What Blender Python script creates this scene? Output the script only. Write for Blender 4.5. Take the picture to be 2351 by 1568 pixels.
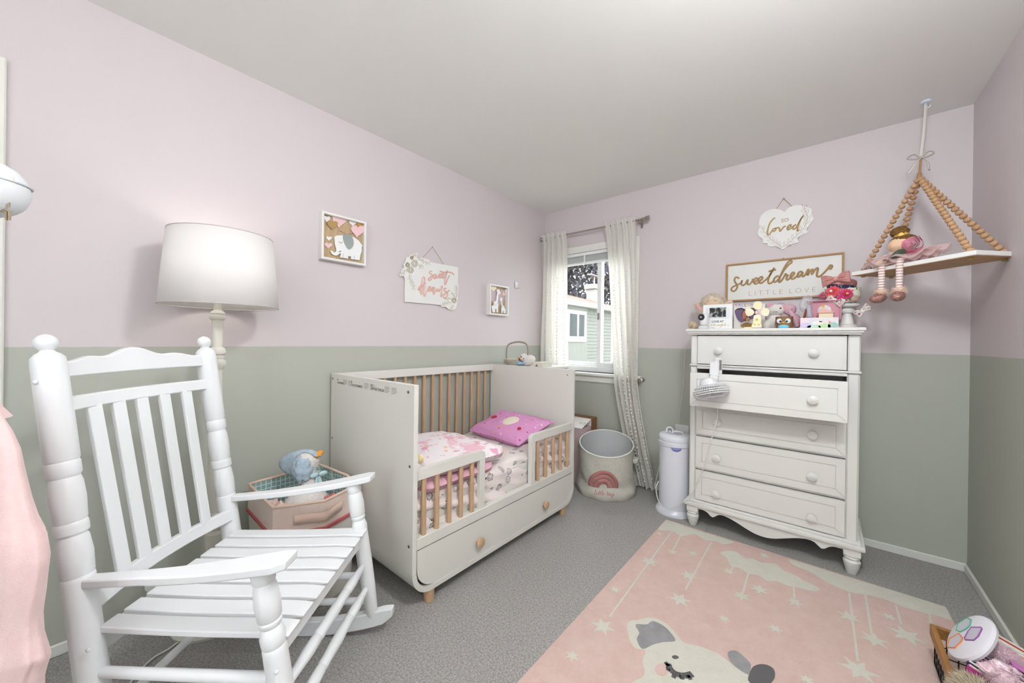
import bpy, bmesh, math, random
from mathutils import Vector as V, Matrix
random.seed(7)
for o in list(bpy.data.objects): bpy.data.objects.remove(o)
SC = bpy.context.scene
COL = SC.collection
PI = math.pi
# ---------------------------------------------------------------- camera
W, H, F = 2351, 1568, 848.29
CAM = V((2.1394, -0.30, 1.1769))
yaw, pit, rol = math.radians(40.2915), math.radians(0.1096), math.radians(0.7402)
fw = V((-math.sin(yaw)*math.cos(pit), math.cos(yaw)*math.cos(pit), -math.sin(pit)))
r0 = V((math.cos(yaw), math.sin(yaw), 0)); u0 = r0.cross(fw)
rt = r0*math.cos(rol) + u0*math.sin(rol); up = rt.cross(fw)
cd = bpy.data.cameras.new('camera'); cd.sensor_width = 36; cd.lens = F/W*36; cd.clip_start = .02; cd.clip_end = 200
cam = bpy.data.objects.new('camera', cd); COL.objects.link(cam)
cam.matrix_world = Matrix(((rt.x, up.x, -fw.x, CAM.x), (rt.y, up.y, -fw.y, CAM.y), (rt.z, up.z, -fw.z, CAM.z), (0, 0, 0, 1)))
SC.camera = cam
def at(x, y, ax, val):
    """world point on the plane axis=val whose place in the photograph was measured at (x, y)"""
    d = fw + rt*((x-W/2)/F) - up*((y-H/2)/F)
    t = (val-CAM[ax])/d[ax]
    return CAM + d*t
# ---------------------------------------------------------------- world, lights, exposure
wd = bpy.data.worlds.new('world'); SC.world = wd; wd.use_nodes = True
nt = wd.node_tree; bg = nt.nodes['Background']
bg.inputs[0].default_value = (.9, .96, 1, 1); bg.inputs[1].default_value = 4.3
def light(name, kind, loc, energy, col=(1, 1, 1), rot=(0, 0, 0), size=1, sizey=None, portal=False):
    l = bpy.data.lights.new(name, kind); l.energy = energy; l.color = col
    if kind == 'AREA':
        l.size = size
        if sizey: l.shape = 'RECTANGLE'; l.size_y = sizey
        if portal: l.cycles.is_portal = True
    elif kind == 'POINT': l.shadow_soft_size = size
    elif kind == 'SUN': l.angle = size
    o = bpy.data.objects.new(name, l); COL.objects.link(o); o.location = loc; o.rotation_euler = rot
    return o
light('sun', 'SUN', (6, -8, 12), .6, (1, .96, .9), (math.radians(48), 0, math.radians(38)), math.radians(1.5))
light('window_daylight', 'AREA', (.52, 2.93, 1.46), 1, rot=(-PI/2, 0, 0), size=.9, sizey=1.15, portal=True)
light('added_window_daylight', 'AREA', (2.05, -1.82, 1.45), 1, rot=(PI/2, 0, 0), size=.9, sizey=1.4, portal=True)  # portal for the window added behind the camera
SC.view_settings.view_transform = 'Standard'
try: SC.view_settings.look = 'None'
except Exception: pass
SC.view_settings.exposure = 0.76
SC.view_settings.gamma = 1
SC.view_settings.use_curve_mapping = False
SC.cycles.max_bounces = 8
SC.cycles.adaptive_threshold = .035

# ---------------------------------------------------------------- helpers
def lin(c):
    if isinstance(c, str):
        c = [int(c[i:i+2], 16)/255 for i in (0, 2, 4)]
    return tuple((x/12.92 if x <= .04045 else ((x+.055)/1.055)**2.4) for x in c)
MATS = {}
def mat(name, col, rough=.5, col2=None, ns=30, bump=0, bs=300, metal=0, trans=0, alpha=1, emit=0, transl=0, sheen=0, stretch=None, spec=.5, coat=0, contrast=(.35, .65), dist=.002):
    if name in MATS: return MATS[name]
    m = bpy.data.materials.new(name); m.use_nodes = True; n = m.node_tree; b = n.nodes['Principled BSDF']
    c = lin(col)+(1,)
    b.inputs['Base Color'].default_value = c; b.inputs['Roughness'].default_value = rough
    b.inputs['Metallic'].default_value = metal; b.inputs['Transmission Weight'].default_value = trans
    b.inputs['Alpha'].default_value = alpha; b.inputs['Specular IOR Level'].default_value = spec
    b.inputs['Sheen Weight'].default_value = sheen; b.inputs['Coat Weight'].default_value = coat
    if emit: b.inputs['Emission Color'].default_value = c; b.inputs['Emission Strength'].default_value = emit
    tc = n.nodes.new('ShaderNodeTexCoord'); co = tc.outputs['Object']
    if stretch:
        mp = n.nodes.new('ShaderNodeMapping'); mp.inputs['Scale'].default_value = stretch; n.links.new(co, mp.inputs[0]); co = mp.outputs[0]
    if col2:
        t = n.nodes.new('ShaderNodeTexNoise'); t.inputs['Scale'].default_value = ns; t.inputs['Detail'].default_value = 12 if sheen else 4; t.inputs['Roughness'].default_value = .78 if sheen else .5; n.links.new(co, t.inputs['Vector'])
        r = n.nodes.new('ShaderNodeValToRGB'); r.color_ramp.elements[0].position = contrast[0]; r.color_ramp.elements[1].position = contrast[1]
        r.color_ramp.elements[0].color = c; r.color_ramp.elements[1].color = lin(col2)+(1,)
        n.links.new(t.outputs['Fac'], r.inputs[0]); n.links.new(r.outputs[0], b.inputs['Base Color'])
    if bump:
        t2 = n.nodes.new('ShaderNodeTexNoise'); t2.inputs['Scale'].default_value = bs; t2.inputs['Detail'].default_value = 3; n.links.new(co, t2.inputs['Vector'])
        bp = n.nodes.new('ShaderNodeBump'); bp.inputs['Strength'].default_value = bump; bp.inputs['Distance'].default_value = dist
        n.links.new(t2.outputs['Fac'], bp.inputs['Height']); n.links.new(bp.outputs[0], b.inputs['Normal'])
    if transl:
        tr = n.nodes.new('ShaderNodeBsdfTranslucent'); tr.inputs[0].default_value = c
        mx = n.nodes.new('ShaderNodeMixShader'); mx.inputs[0].default_value = transl
        out = n.nodes['Material Output']
        n.links.new(b.outputs[0], mx.inputs[1]); n.links.new(tr.outputs[0], mx.inputs[2]); n.links.new(mx.outputs[0], out.inputs[0])
    MATS[name] = m; return m
def spots(name, base, cols, scale, size=.25, rough=.8, ramp_noise=0, bump=.2, bs=500):
    """cloth with scattered voronoi dots of several colours"""
    if name in MATS: return MATS[name]
    m = mat(name, base, rough, bump=bump, bs=bs); n = m.node_tree; b = n.nodes['Principled BSDF']
    tc = n.nodes.new('ShaderNodeTexCoord')
    vo = n.nodes.new('ShaderNodeTexVoronoi'); vo.inputs['Scale'].default_value = scale; n.links.new(tc.outputs['Object'], vo.inputs['Vector'])
    sep = n.nodes.new('ShaderNodeSeparateColor'); n.links.new(vo.outputs['Color'], sep.inputs[0])
    rp = n.nodes.new('ShaderNodeValToRGB'); rp.color_ramp.interpolation = 'CONSTANT'
    el = rp.color_ramp.elements
    while len(el) < len(cols): el.new(.5)
    for i, c in enumerate(cols): el[i].position = i/len(cols); el[i].color = lin(c)+(1,)
    n.links.new(sep.outputs[0], rp.inputs[0])
    dist = vo.outputs['Distance']
    if ramp_noise:
        nz = n.nodes.new('ShaderNodeTexNoise'); nz.inputs['Scale'].default_value = scale*3; n.links.new(tc.outputs['Object'], nz.inputs['Vector'])
        ma = n.nodes.new('ShaderNodeMath'); ma.operation = 'MULTIPLY_ADD'; ma.inputs[1].default_value = ramp_noise; n.links.new(nz.outputs['Fac'], ma.inputs[0]); n.links.new(dist, ma.inputs[2]); dist = ma.outputs[0]
    lt = n.nodes.new('ShaderNodeMath'); lt.operation = 'LESS_THAN'; lt.inputs[1].default_value = size+ramp_noise*.5; n.links.new(dist, lt.inputs[0])
    mx = n.nodes.new('ShaderNodeMix'); mx.data_type = 'RGBA'; n.links.new(lt.outputs[0], mx.inputs['Factor'])
    mx.inputs['A'].default_value = lin(base)+(1,); n.links.new(rp.outputs[0], mx.inputs['B']); n.links.new(mx.outputs['Result'], b.inputs['Base Color'])
    return m
def lerp(a, b, t): return a+(b-a)*t
def sm(pts, k=6, closed=False):
    """Catmull-Rom through points"""
    P = [V(p) for p in pts]; n = len(P); out = []
    rng = n if closed else n-1
    for i in range(rng):
        p0 = P[(i-1) % n] if closed or i > 0 else P[0]; p1 = P[i]; p2 = P[(i+1) % n]; p3 = P[(i+2) % n] if closed or i+2 < n else P[n-1]
        for j in range(k):
            t = j/k
            out.append(.5*((2*p1)+(p2-p0)*t+(2*p0-5*p1+4*p2-p3)*t*t+(3*p1-p0-3*p2+p3)*t**3))
    if not closed: out.append(P[-1])
    return out
def basis(d):
    d = d.normalized(); a = V((0, 0, 1)) if abs(d.z) < .9 else V((1, 0, 0))
    x = d.cross(a).normalized(); return x, d.cross(x)
class MB:
    def __init__(s, M=None): s.v = []; s.f = []; s.M = M
    def add(s, vs, fs):
        o = len(s.v)
        s.v += [(s.M @ V(v)) if s.M else V(v) for v in vs]
        s.f += [tuple(i+o for i in f) for f in fs]; return s
    def box(s, c, d, bev=0, R=None, seg=1):
        bm = bmesh.new(); bmesh.ops.create_cube(bm, size=1)
        bmesh.ops.scale(bm, vec=V(d), verts=bm.verts)
        if bev: bmesh.ops.bevel(bm, geom=bm.edges[:], offset=min(bev, min(d)*.49), segments=seg, affect='EDGES', profile=.5)
        bm.verts.index_update(); C = V(c)
        vs = [(R @ v.co if R else v.co)+C for v in bm.verts]; fs = [[v.index for v in f.verts] for f in bm.faces]; bm.free()
        return s.add(vs, fs)
    def bb(s, a, b, bev=0, seg=1):
        a, b = V(a), V(b); return s.box((a+b)/2, [abs(x) for x in (b-a)], bev, None, seg)
    def tube(s, path, r, n=8, flat=1.0, ref=None, closed=False):
        P = [V(p) for p in path]; m = len(P); vs = []; fs = []
        rr = r if isinstance(r, (list, tuple)) else [r]*m
        x = None
        for i, p in enumerate(P):
            d = (P[(i+1) % m]-P[i-1]) if closed else (P[min(i+1, m-1)]-P[max(i-1, 0)])
            if d.length < 1e-9: d = V((0, 0, 1))
            d.normalize()
            if ref is not None: x = V(ref).cross(d); x = x.normalized() if x.length > 1e-6 else basis(d)[0]
            elif x is None: x = basis(d)[0]
            else:
                x = x-d*x.dot(d); x = x.normalized() if x.length > 1e-6 else basis(d)[0]
            y = d.cross(x)
            for k in range(n):
                a = 2*PI*k/n; vs.append(p+x*(math.cos(a)*rr[i])+y*(math.sin(a)*rr[i]*flat))
        for i in range(m if closed else m-1):
            j = (i+1) % m
            for k in range(n): fs.append((i*n+k, i*n+(k+1) % n, j*n+(k+1) % n, j*n+k))
        if not closed: fs.append(tuple(range(n))); fs.append(tuple((m-1)*n+k for k in range(n)))
        return s.add(vs, fs)
    def lathe(s, p0, p1, prof, n=20, caps=True):
        """prof: (t in 0..1 from p0 to p1, radius)"""
        p0, p1 = V(p0), V(p1); x, y = basis(p1-p0); vs = []; fs = []
        for t, r in prof:
            c = p0.lerp(p1, t)
            for k in range(n):
                a = 2*PI*k/n; vs.append(c+x*(math.cos(a)*r)+y*(math.sin(a)*r))
        for i in range(len(prof)-1):
            for k in range(n): fs.append((i*n+k, i*n+(k+1) % n, (i+1)*n+(k+1) % n, (i+1)*n+k))
        if caps: fs.append(tuple(range(n))); fs.append(tuple((len(prof)-1)*n+k for k in range(n)))
        return s.add(vs, fs)
    def ell(s, c, r, R=None, nu=16, nv=10, rough=0, pw=1):
        c = V(c); vs = []; fs = []
        if not isinstance(r, (list, tuple, V)): r = (r, r, r)
        for j in range(nv+1):
            ph = -PI/2+PI*j/nv
            for k in range(nu):
                a = 2*PI*k/nu
                f = 1+(random.uniform(-rough, rough) if rough else 0)
                q = V((math.cos(ph)*math.cos(a)*r[0], math.cos(ph)*math.sin(a)*r[1], math.sin(ph)*r[2]))*f
                vs.append((R @ q if R else q)+c)
        for j in range(nv):
            for k in range(nu): fs.append((j*nu+k, j*nu+(k+1) % nu, (j+1)*nu+(k+1) % nu, (j+1)*nu+k))
        return s.add(vs, fs)
    def prism(s, pts, n, depth):
        """outline of world points, pushed along n by depth"""
        P = [V(p) for p in pts]; n = V(n).normalized()*depth; m = len(P)
        return s.add(P+[p+n for p in P], [tuple(range(m)), tuple(range(2*m-1, m-1, -1))]+[(i, (i+1) % m, m+(i+1) % m, m+i) for i in range(m)])
    def grid(s, fn, nu, nv, thick=0):
        vs = [V(fn(i/nu, j/nv)) for j in range(nv+1) for i in range(nu+1)]
        fs = [(j*(nu+1)+i, j*(nu+1)+i+1, (j+1)*(nu+1)+i+1, (j+1)*(nu+1)+i) for j in range(nv) for i in range(nu)]
        return s.add(vs, fs)
    def fuzz(s, c, r, L, n, w=.0012, R=None, droop=.3, zmin=-1):
        """short fur blades on an ellipsoid"""
        c = V(c)
        if not isinstance(r, (list, tuple)): r = (r, r, r)
        for _ in range(n):
            d = V((random.gauss(0, 1), random.gauss(0, 1), random.gauss(0, 1)))
            if d.length < .01: continue
            d.normalize()
            if d.z < zmin: continue
            q = V((d.x*r[0], d.y*r[1], d.z*r[2])); nn = V((d.x/r[0], d.y/r[1], d.z/r[2])).normalized()
            if R: q = R @ q; nn = R @ nn
            t = V((random.gauss(0, 1), random.gauss(0, 1), random.gauss(0, 1))); t = (t-nn*t.dot(nn)).normalized()
            l = L*random.uniform(.6, 1.2); p = c+q*.98; tip = p+nn*l+t*l*.6+V((0, 0, -l*droop))
            b2 = nn.cross(t)*w
            s.add([p-b2, p+b2, tip], [(0, 1, 2)])
        return s
    def build(s, name, m, parent=None, smooth=35, base=None, solid=0, sub=0):
        org = ORG.get(parent, V((0, 0, 0))) if parent else (V(base) if base is not None else V((0, 0, 0)))
        me = bpy.data.meshes.new(name); me.from_pydata([tuple(v-org) for v in s.v], [], s.f)
        bm = bmesh.new(); bm.from_mesh(me); bmesh.ops.recalc_face_normals(bm, faces=bm.faces); bm.to_mesh(me); bm.free()
        if smooth:
            me.polygons.foreach_set('use_smooth', [True]*len(me.polygons)); me.set_sharp_from_angle(angle=math.radians(smooth))
        me.materials.append(m)
        o = bpy.data.objects.new(name, me); COL.objects.link(o)
        if parent: o.parent = parent; ORG[o] = org
        else: o.location = org; ORG[o] = org
        if solid: md = o.modifiers.new('thickness', 'SOLIDIFY'); md.thickness = solid; md.offset = 0
        if sub: md = o.modifiers.new('smooth', 'SUBSURF'); md.levels = sub; md.render_levels = sub
        return o
ORG = {}
def thing(name, label, cat, base, group=None):
    o = bpy.data.objects.new(name, None); COL.objects.link(o); o.location = base; o.empty_display_size = .05
    o['label'] = label; o['category'] = cat
    if group: o['group'] = group
    ORG[o] = V(base); return o
def tag(o, label, cat, group=None):
    o['label'] = label; o['category'] = cat
    if group: o['group'] = group
    return o
def struct(o, label=None):
    o['kind'] = 'structure'
    if label: o['label'] = label
    return o
def share(o, parent, off, name=None):
    """another copy of a part with the same mesh, moved by off"""
    c = o.copy(); COL.objects.link(c); c.parent = parent; c.location = V(o.location)+V(off); ORG[c] = ORG[o]
    if name: c.name = name
    return c
def textmesh(name, s, size, o, ux, uy, m, parent, depth=.0006, align='LEFT', bold=0, xs=1, space=1):
    cu = bpy.data.curves.new(name, 'FONT'); cu.body = s; cu.size = size; cu.extrude = depth; cu.align_x = align; cu.offset = bold; cu.resolution_u = 3; cu.space_character = space
    t = bpy.data.objects.new(name, cu); COL.objects.link(t)
    me = bpy.data.meshes.new_from_object(t.evaluated_get(bpy.context.evaluated_depsgraph_get()))
    COL.objects.unlink(t); bpy.data.objects.remove(t)
    ux, uy = V(ux).normalized(), V(uy).normalized(); un = ux.cross(uy); org = ORG.get(parent, V((0, 0, 0)))
    for v in me.vertices: v.co = V(o)+ux*(v.co.x*xs)+uy*v.co.y+un*v.co.z-org
    me.name = name; me.materials.clear(); me.materials.append(m)
    ob = bpy.data.objects.new(name, me); COL.objects.link(ob); ob.parent = parent; ORG[ob] = org
    return ob
def heart(n=20):
    out = []
    for i in range(n):
        t = 2*PI*i/n
        out.append((.5*math.sin(t)**3*1.05, (13*math.cos(t)-5*math.cos(2*t)-2*math.cos(3*t)-math.cos(4*t))/32+.08))
    return out
X, Y, Z = V((1, 0, 0)), V((0, 1, 0)), V((0, 0, 1))
D, RW, HC = 2.714, 2.716, 2.44
# ---------------------------------------------------------------- materials
m_white = mat('white_paint', 'e9e9e6', .38, bump=.03, bs=60)
m_crib = mat('white_laminate', 'dedcd5', .45)
m_trim = mat('white_trim', 'e4e4de', .4)
m_beech = mat('beech_wood', 'c9a988', .5, 'bd9a78', 18, stretch=(6, 6, .6))
m_vinyl = mat('white_vinyl', 'eceeee', .35)
m_chrome = mat('brushed_nickel', 'b5aea6', .3, metal=1)
m_screw = mat('zinc_screw', '8a8a88', .35, metal=1)
m_dark = mat('dark_gap', '2b2320', .8)
m_black = mat('black_plastic', '18181a', .35)
m_gold = mat('gold_print', 'b29258', .45)
m_plastic = mat('white_plastic', 'e6e7e9', .3)
def two_tone(name, upper, lower):
    m = mat(name, upper, .62, bump=.16, bs=170, dist=.0015); n = m.node_tree; b = n.nodes['Principled BSDF']
    g = n.nodes.new('ShaderNodeNewGeometry'); sp = n.nodes.new('ShaderNodeSeparateXYZ'); n.links.new(g.outputs['Position'], sp.inputs[0])
    nz = n.nodes.new('ShaderNodeTexNoise'); nz.inputs['Scale'].default_value = 25; n.links.new(g.outputs['Position'], nz.inputs['Vector'])
    ad = n.nodes.new('ShaderNodeMath'); ad.operation = 'MULTIPLY_ADD'; ad.inputs[1].default_value = .004; n.links.new(nz.outputs['Fac'], ad.inputs[0]); n.links.new(sp.outputs['Z'], ad.inputs[2])
    gt = n.nodes.new('ShaderNodeMath'); gt.operation = 'GREATER_THAN'; gt.inputs[1].default_value = 1.135; n.links.new(ad.outputs[0], gt.inputs[0])
    mx = n.nodes.new('ShaderNodeMix'); mx.data_type = 'RGBA'; mx.inputs['A'].default_value = lin(lower)+(1,); mx.inputs['B'].default_value = lin(upper)+(1,)
    n.links.new(gt.outputs[0], mx.inputs['Factor']); n.links.new(mx.outputs['Result'], b.inputs['Base Color']); return m
m_wall = two_tone('pink_over_sage_paint', 'd4cbcd', 'b4b7ad')
m_ceil = mat('ceiling_paint', 'eeeeea', .8, bump=.1, bs=120)
m_carpet = mat('grey_carpet', 'c6c3be', .95, '87837e', 130, bump=1, bs=260, dist=.008, sheen=.2, contrast=(.4, .6))
# ---------------------------------------------------------------- the room
RY = -1.75
struct(MB().bb((-.1, RY-.1, -.1), (RW+.1, D+.1, 0)).build('floor', m_carpet, smooth=0), 'grey cut-pile carpet floor')
struct(MB().bb((-.1, RY-.1, HC), (RW+.1, D+.15, HC+.1)).build('ceiling', m_ceil, smooth=0), 'plain off-white ceiling')
struct(MB().bb((-.12, RY-.1, 0), (0, D, HC)).build('wall_left', m_wall, smooth=0), 'long wall painted pink above sage green')
struct(MB().bb((RW, RY-.1, 0), (RW+.12, D, HC)).build('wall_right', m_wall, smooth=0), 'side wall painted pink above sage green')
def hole_wall(name, y0, y1, wx0, wx1, wz0, wz1, label):
    b = MB()
    b.bb((-.12, y0, 0), (wx0, y1, HC)); b.bb((wx1, y0, 0), (RW+.12, y1, HC)); b.bb((wx0, y0, 0), (wx1, y1, wz0)); b.bb((wx0, y0, wz1), (wx1, y1, HC))
    struct(b.build(name, m_wall, smooth=0), label)
WX0, WX1, WZ0, WZ1 = .10, .90, .90, 2.0
hole_wall('wall_back', D, D+.14, WX0, WX1, WZ0, WZ1, 'window wall painted pink above sage green')
hole_wall('wall_rear', RY-.14, RY, 1.6, 2.5, .75, 2.15, 'wall behind the camera with an added window')
def base(name, a, b_): struct(MB().bb(a, b_, .004).build(name, m_trim, smooth=0), 'low white baseboard')
base('baseboard_left', (0, -.39, 0), (.012, D, .045))
base('baseboard_back', (.012, D-.012, 0), (RW, D, .045))
base('baseboard_right', (RW-.012, RY, 0), (RW, D-.012, .045))
struct(MB().bb((0, -.53, 0), (.018, -.459, 2.112), .004).bb((0, -1.4, 2.04), (.018, -.53, 2.112), .004).build('trim_1', m_trim, smooth=0), 'white door casing at the left edge')
struct(MB().bb((-.01, -1.4, 0), (.006, -.53, 2.04)).build('door_1', m_trim, smooth=0), 'white door')
# ---- window
w = thing('window_1', 'white vinyl sliding window with raised blind', 'window', (.5, D, WZ0)); w['kind'] = 'structure'
del w['category']
b = MB(); y0 = D-.016
b.bb((WX0-.06, y0, WZ0-.0), (WX0, D, WZ1+.06), .004); b.bb((WX1, y0, WZ0), (WX1+.06, D, WZ1+.06), .004); b.bb((WX0, y0, WZ1), (WX1, D, WZ1+.06), .004)
b.build('casing', m_trim, w, 0)
MB().bb((WX0-.09, D-.045, WZ0-.028), (WX1+.09, D+.13, WZ0), .006).build('window_sill', m_trim, w, 30)
MB().bb((WX0-.06, D-.014, WZ0-.085), (WX1+.06, D, WZ0-.028), .004).build('apron', m_trim, w, 0)
b = MB(); yo = D+.055
b.bb((WX0, yo, WZ0), (WX0+.035, D+.13, WZ1), .003).bb((WX1-.035, yo, WZ0), (WX1, D+.13, WZ1), .003).bb((WX0, yo, WZ1-.035), (WX1, D+.13, WZ1), .003).bb((WX0, yo, WZ0), (WX1, D+.13, WZ0+.05), .003)
b.build('window_frame', m_vinyl, w, 30)
m_glass = mat('window_glass', 'ffffff', 0, trans=1, spec=.2)
nn = m_glass.node_tree; gl = nn.nodes.new('ShaderNodeBsdfTransparent'); gs = nn.nodes.new('ShaderNodeBsdfGlossy'); gs.inputs['Roughness'].default_value = 0
mxx = nn.nodes.new('ShaderNodeMixShader'); mxx.inputs[0].default_value = .04; nn.links.new(gl.outputs[0], mxx.inputs[1]); nn.links.new(gs.outputs[0], mxx.inputs[2]); nn.links.new(mxx.outputs[0], nn.nodes['Material Output'].inputs[0])
def sash(x0, x1, ya, yb, wd_):
    s = MB(); z0, z1 = WZ0+.05, WZ1-.035
    s.bb((x0, ya, z0), (x0+wd_, yb, z1), .003).bb((x1-wd_, ya, z0), (x1, yb, z1), .003).bb((x0+wd_, ya, z0), (x1-wd_, yb, z0+.04), .003).bb((x0+wd_, ya, z1-.04), (x1-wd_, yb, z1), .003)
    o = s.build('sash', m_vinyl, w, 30)
    MB().bb((x0+wd_, (ya+yb)/2-.002, z0+.04), (x1-wd_, (ya+yb)/2+.002, z1-.04)).build('glass_pane', m_glass, o, 0)
    return o
sash(.135, .585, D+.095, D+.12, .042); s2 = sash(.545, .865, D+.06, D+.085, .042)
MB().bb((.556, D+.045, 1.38), (.572, D+.06, 1.44), .004).build('sash_latch', m_screw, s2, 30)
bl = thing('window_blind', 'raised white slatted blind bunched at top of window', 'blind', (.5, D-.005, 1.93))
MB().bb((WX0+.01, D+.002, 1.97), (WX1-.01, D+.045, 2.0), .004).build('headrail', m_vinyl, bl, 30)
sl = None
for i in range(8):
    q = MB().bb((WX0+.012, D+.004, 1.915+i*.0065), (WX1-.012, D+.05, 1.9178+i*.0065))
    if sl is None: sl = q.build('slat', m_vinyl, bl, 0)
    else: share(sl, bl, (0, 0, i*.0065))
MB().bb((WX0+.01, D+.003, 1.895), (WX1-.01, D+.05, 1.912), .003).build('bottom_rail', m_vinyl, bl, 30)
q = MB()
q.bb((.44, D-.004, 1.895), (.452, D+.002, 1.975)).build('ladder_tape', m_vinyl, bl, 0)
# unseen window added behind the camera for soft fill daylight
w2 = thing('added_window', 'window added in the wall behind for fill daylight', 'window', (2.05, RY, .75)); w2['kind'] = 'structure'; del w2['category']
MB().bb((1.6, RY-.1, .75), (1.66, RY-.02, 2.15)).bb((2.44, RY-.1, .75), (2.5, RY-.02, 2.15)).bb((1.66, RY-.1, .75), (2.44, RY-.02, .81)).bb((1.66, RY-.1, 2.09), (2.44, RY-.02, 2.15)).bb((2.02, RY-.1, .81), (2.08, RY-.02, 2.09)).build('window_frame', m_vinyl, w2, 0)
for a, c in ((1.66, 2.02), (2.08, 2.44)): MB().bb((a, RY-.062, .81), (c, RY-.058, 2.09)).build('glass_pane', m_glass, w2, 0)
# ---------------------------------------------------------------- outside
m_sid = mat('green_siding', '666961', .7); m_roof = mat('brown_shingle', '5d4a44', .9, '75604f', 12, bump=.5, bs=40)
hx = -4.5; HE = at(1404, 800, 0, hx).y
hs = thing('neighbouring_house', 'pale green sided house seen through the window', 'house', (hx-2, 11, -.6))
b0 = None; bh = .125
MB().bb((hx-4, 5, -.6), (hx-.03, HE, 2.45)).build('wall', m_sid, hs, 0)
for i in range(24):
    z = -.55+i*bh
    if b0 is None:
        q = MB(); q.add([(hx-.03, 5, z), (hx+.012, 5, z), (hx-.004, 5, z+bh), (hx-.03, 5, z+bh), (hx-.03, HE, z), (hx+.012, HE, z), (hx-.004, HE, z+bh), (hx-.03, HE, z+bh)], [(0, 1, 2, 3), (4, 5, 6, 7), (0, 1, 5, 4), (1, 2, 6, 5), (2, 3, 7, 6), (3, 0, 4, 7)])
        b0 = q.build('siding_board', m_sid, hs, 0)
    else: share(b0, hs, (0, 0, i*bh))
MB().bb((hx-.04, HE-.08, -.6), (hx+.03, HE+.06, 2.45)).build('corner_board', m_trim, hs, 0)
ya, yb = 8.55, 10.28
def hp(x, y, dx=0): return at(x, y, 0, hx+dx)
bay = MB().bb((hx, 6.5, -.6), (hx+.06, hp(1345, 760).y, 2.4)).build('bay_wall', m_sid, hs, 0)
wa, wb = hp(1313, 720, .06), hp(1344, 782, .06)
MB().bb((hx+.06, wa.y-1.6, wb.z-.05), (hx+.1, wb.y, wa.z+.12), .01).build('window_frame', m_vinyl, hs, 0)
m_hg = mat('house_glass', '33393c', .6, spec=.2)
ym = hp(1327, 750, .1).y
for a, c in ((wa.y-.2, ym-.06), (ym+.06, wb.y-.16)):
    f = MB().bb((hx+.1, a, wb.z+.14), (hx+.108, c, wa.z)).build('window_pane', m_hg, hs, 0)
g = hp(1340, 702)
MB().bb((hx-.05, 5, g.z-.06), (hx+.32, HE+.4, g.z+.1), .03).build('gutter', m_vinyl, hs, 30)
rz = g.z+.1
b = MB(); b.add([(hx+.3, 5, rz), (hx+.3, HE+.5, rz), (hx-3.8, HE+.5, rz+1.15), (hx-3.8, 5, rz+1.15), (hx+.3, 5, rz-.05), (hx+.3, HE+.5, rz-.05), (hx-3.8, HE+.5, rz-.1), (hx-3.8, 5, rz-.1)], [(0, 1, 2, 3), (4, 5, 6, 7), (0, 1, 5, 4), (1, 2, 6, 5), (2, 3, 7, 6), (3, 0, 4, 7)])
b.build('roof', m_roof, hs, 0)
c1 = at(1373, 700, 0, hx-1.2)
m_chim = mat('white_brick', '9a9490', .9, '8c8682', 20, bump=.4, bs=60)
ch = MB().bb((hx-1.6, c1.y-.35, rz+.1), (hx-1.2, c1.y+.35, at(1373, 665, 0, hx-1.2).z)).build('chimney', m_chim, hs, 0)
zt = at(1373, 665, 0, hx-1.2).z
MB().bb((hx-1.68, c1.y-.45, zt), (hx-1.12, c1.y+.45, zt+.22), .02).bb((hx-1.5, c1.y-.5, zt+.62), (hx-1.3, c1.y+.6, zt+.67)).bb((hx-1.42, c1.y-.03, zt+.2), (hx-1.38, c1.y+.03, zt+.64)).build('chimney_cap', m_chim, ch, 0)
struct(MB().bb((-40, 2.95, -.7), (20, 60, -.6)).build('lawn_ground', mat('lawn', '7c7d70', .95, '6a6b5d', 3), smooth=0), 'lawn outside')
tr = thing('copper_beech_tree', 'dark purple-leaved tree behind the neighbouring house', 'tree', (-10, 19, -.6))
b = MB(); b.tube(sm([(-10, 19, -.6), (-9.9, 19, 2), (-10, 19.1, 5), (-9.8, 19, 8)], 4), [.35, .33, .32, .3, .29, .28, .27, .25, .23, .2, .16, .12, .08], 8)
for k in range(9):
    a = k*2.4; z = 2+k*.6; b.tube(sm([(-10, 19, z), (-10+1.4*math.cos(a), 19+1.4*math.sin(a), z+.8), (-10+3.4*math.cos(a), 19+3.2*math.sin(a), z+1.4)], 4), [.12, .11, .1, .09, .08, .07, .06, .04, .02], 6)
b.build('trunk', mat('bark', '4a423d', .9), tr)
for nm, col, seed in (('foliage', '57535f', 1), ('foliage', '70695f', 2), ('foliage', '484552', 3)):
    random.seed(seed); b = MB()
    cl = [(V((random.gauss(-10, 2.6), random.gauss(19, 2.0), random.uniform(1.2, 9.0))), random.uniform(.6, 1.2)) for _ in range(60)]
    for i in range(9000):
        c, r = random.choice(cl); d = V((random.gauss(0, 1), random.gauss(0, 1), random.gauss(0, 1)))*(r*.55); p = c+d
        u = V((random.gauss(0, 1), random.gauss(0, 1), random.gauss(0, 1))).normalized()*random.uniform(.1, .2); v2 = basis(u)[0]*u.length*.6
        b.add([p-u, p+v2, p+u, p-v2], [(0, 1, 2, 3)])
    o = b.build(nm, mat('leaf_'+col, col, .6, transl=.15), tr, 0); o['kind'] = 'stuff'
random.seed(11)
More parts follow.
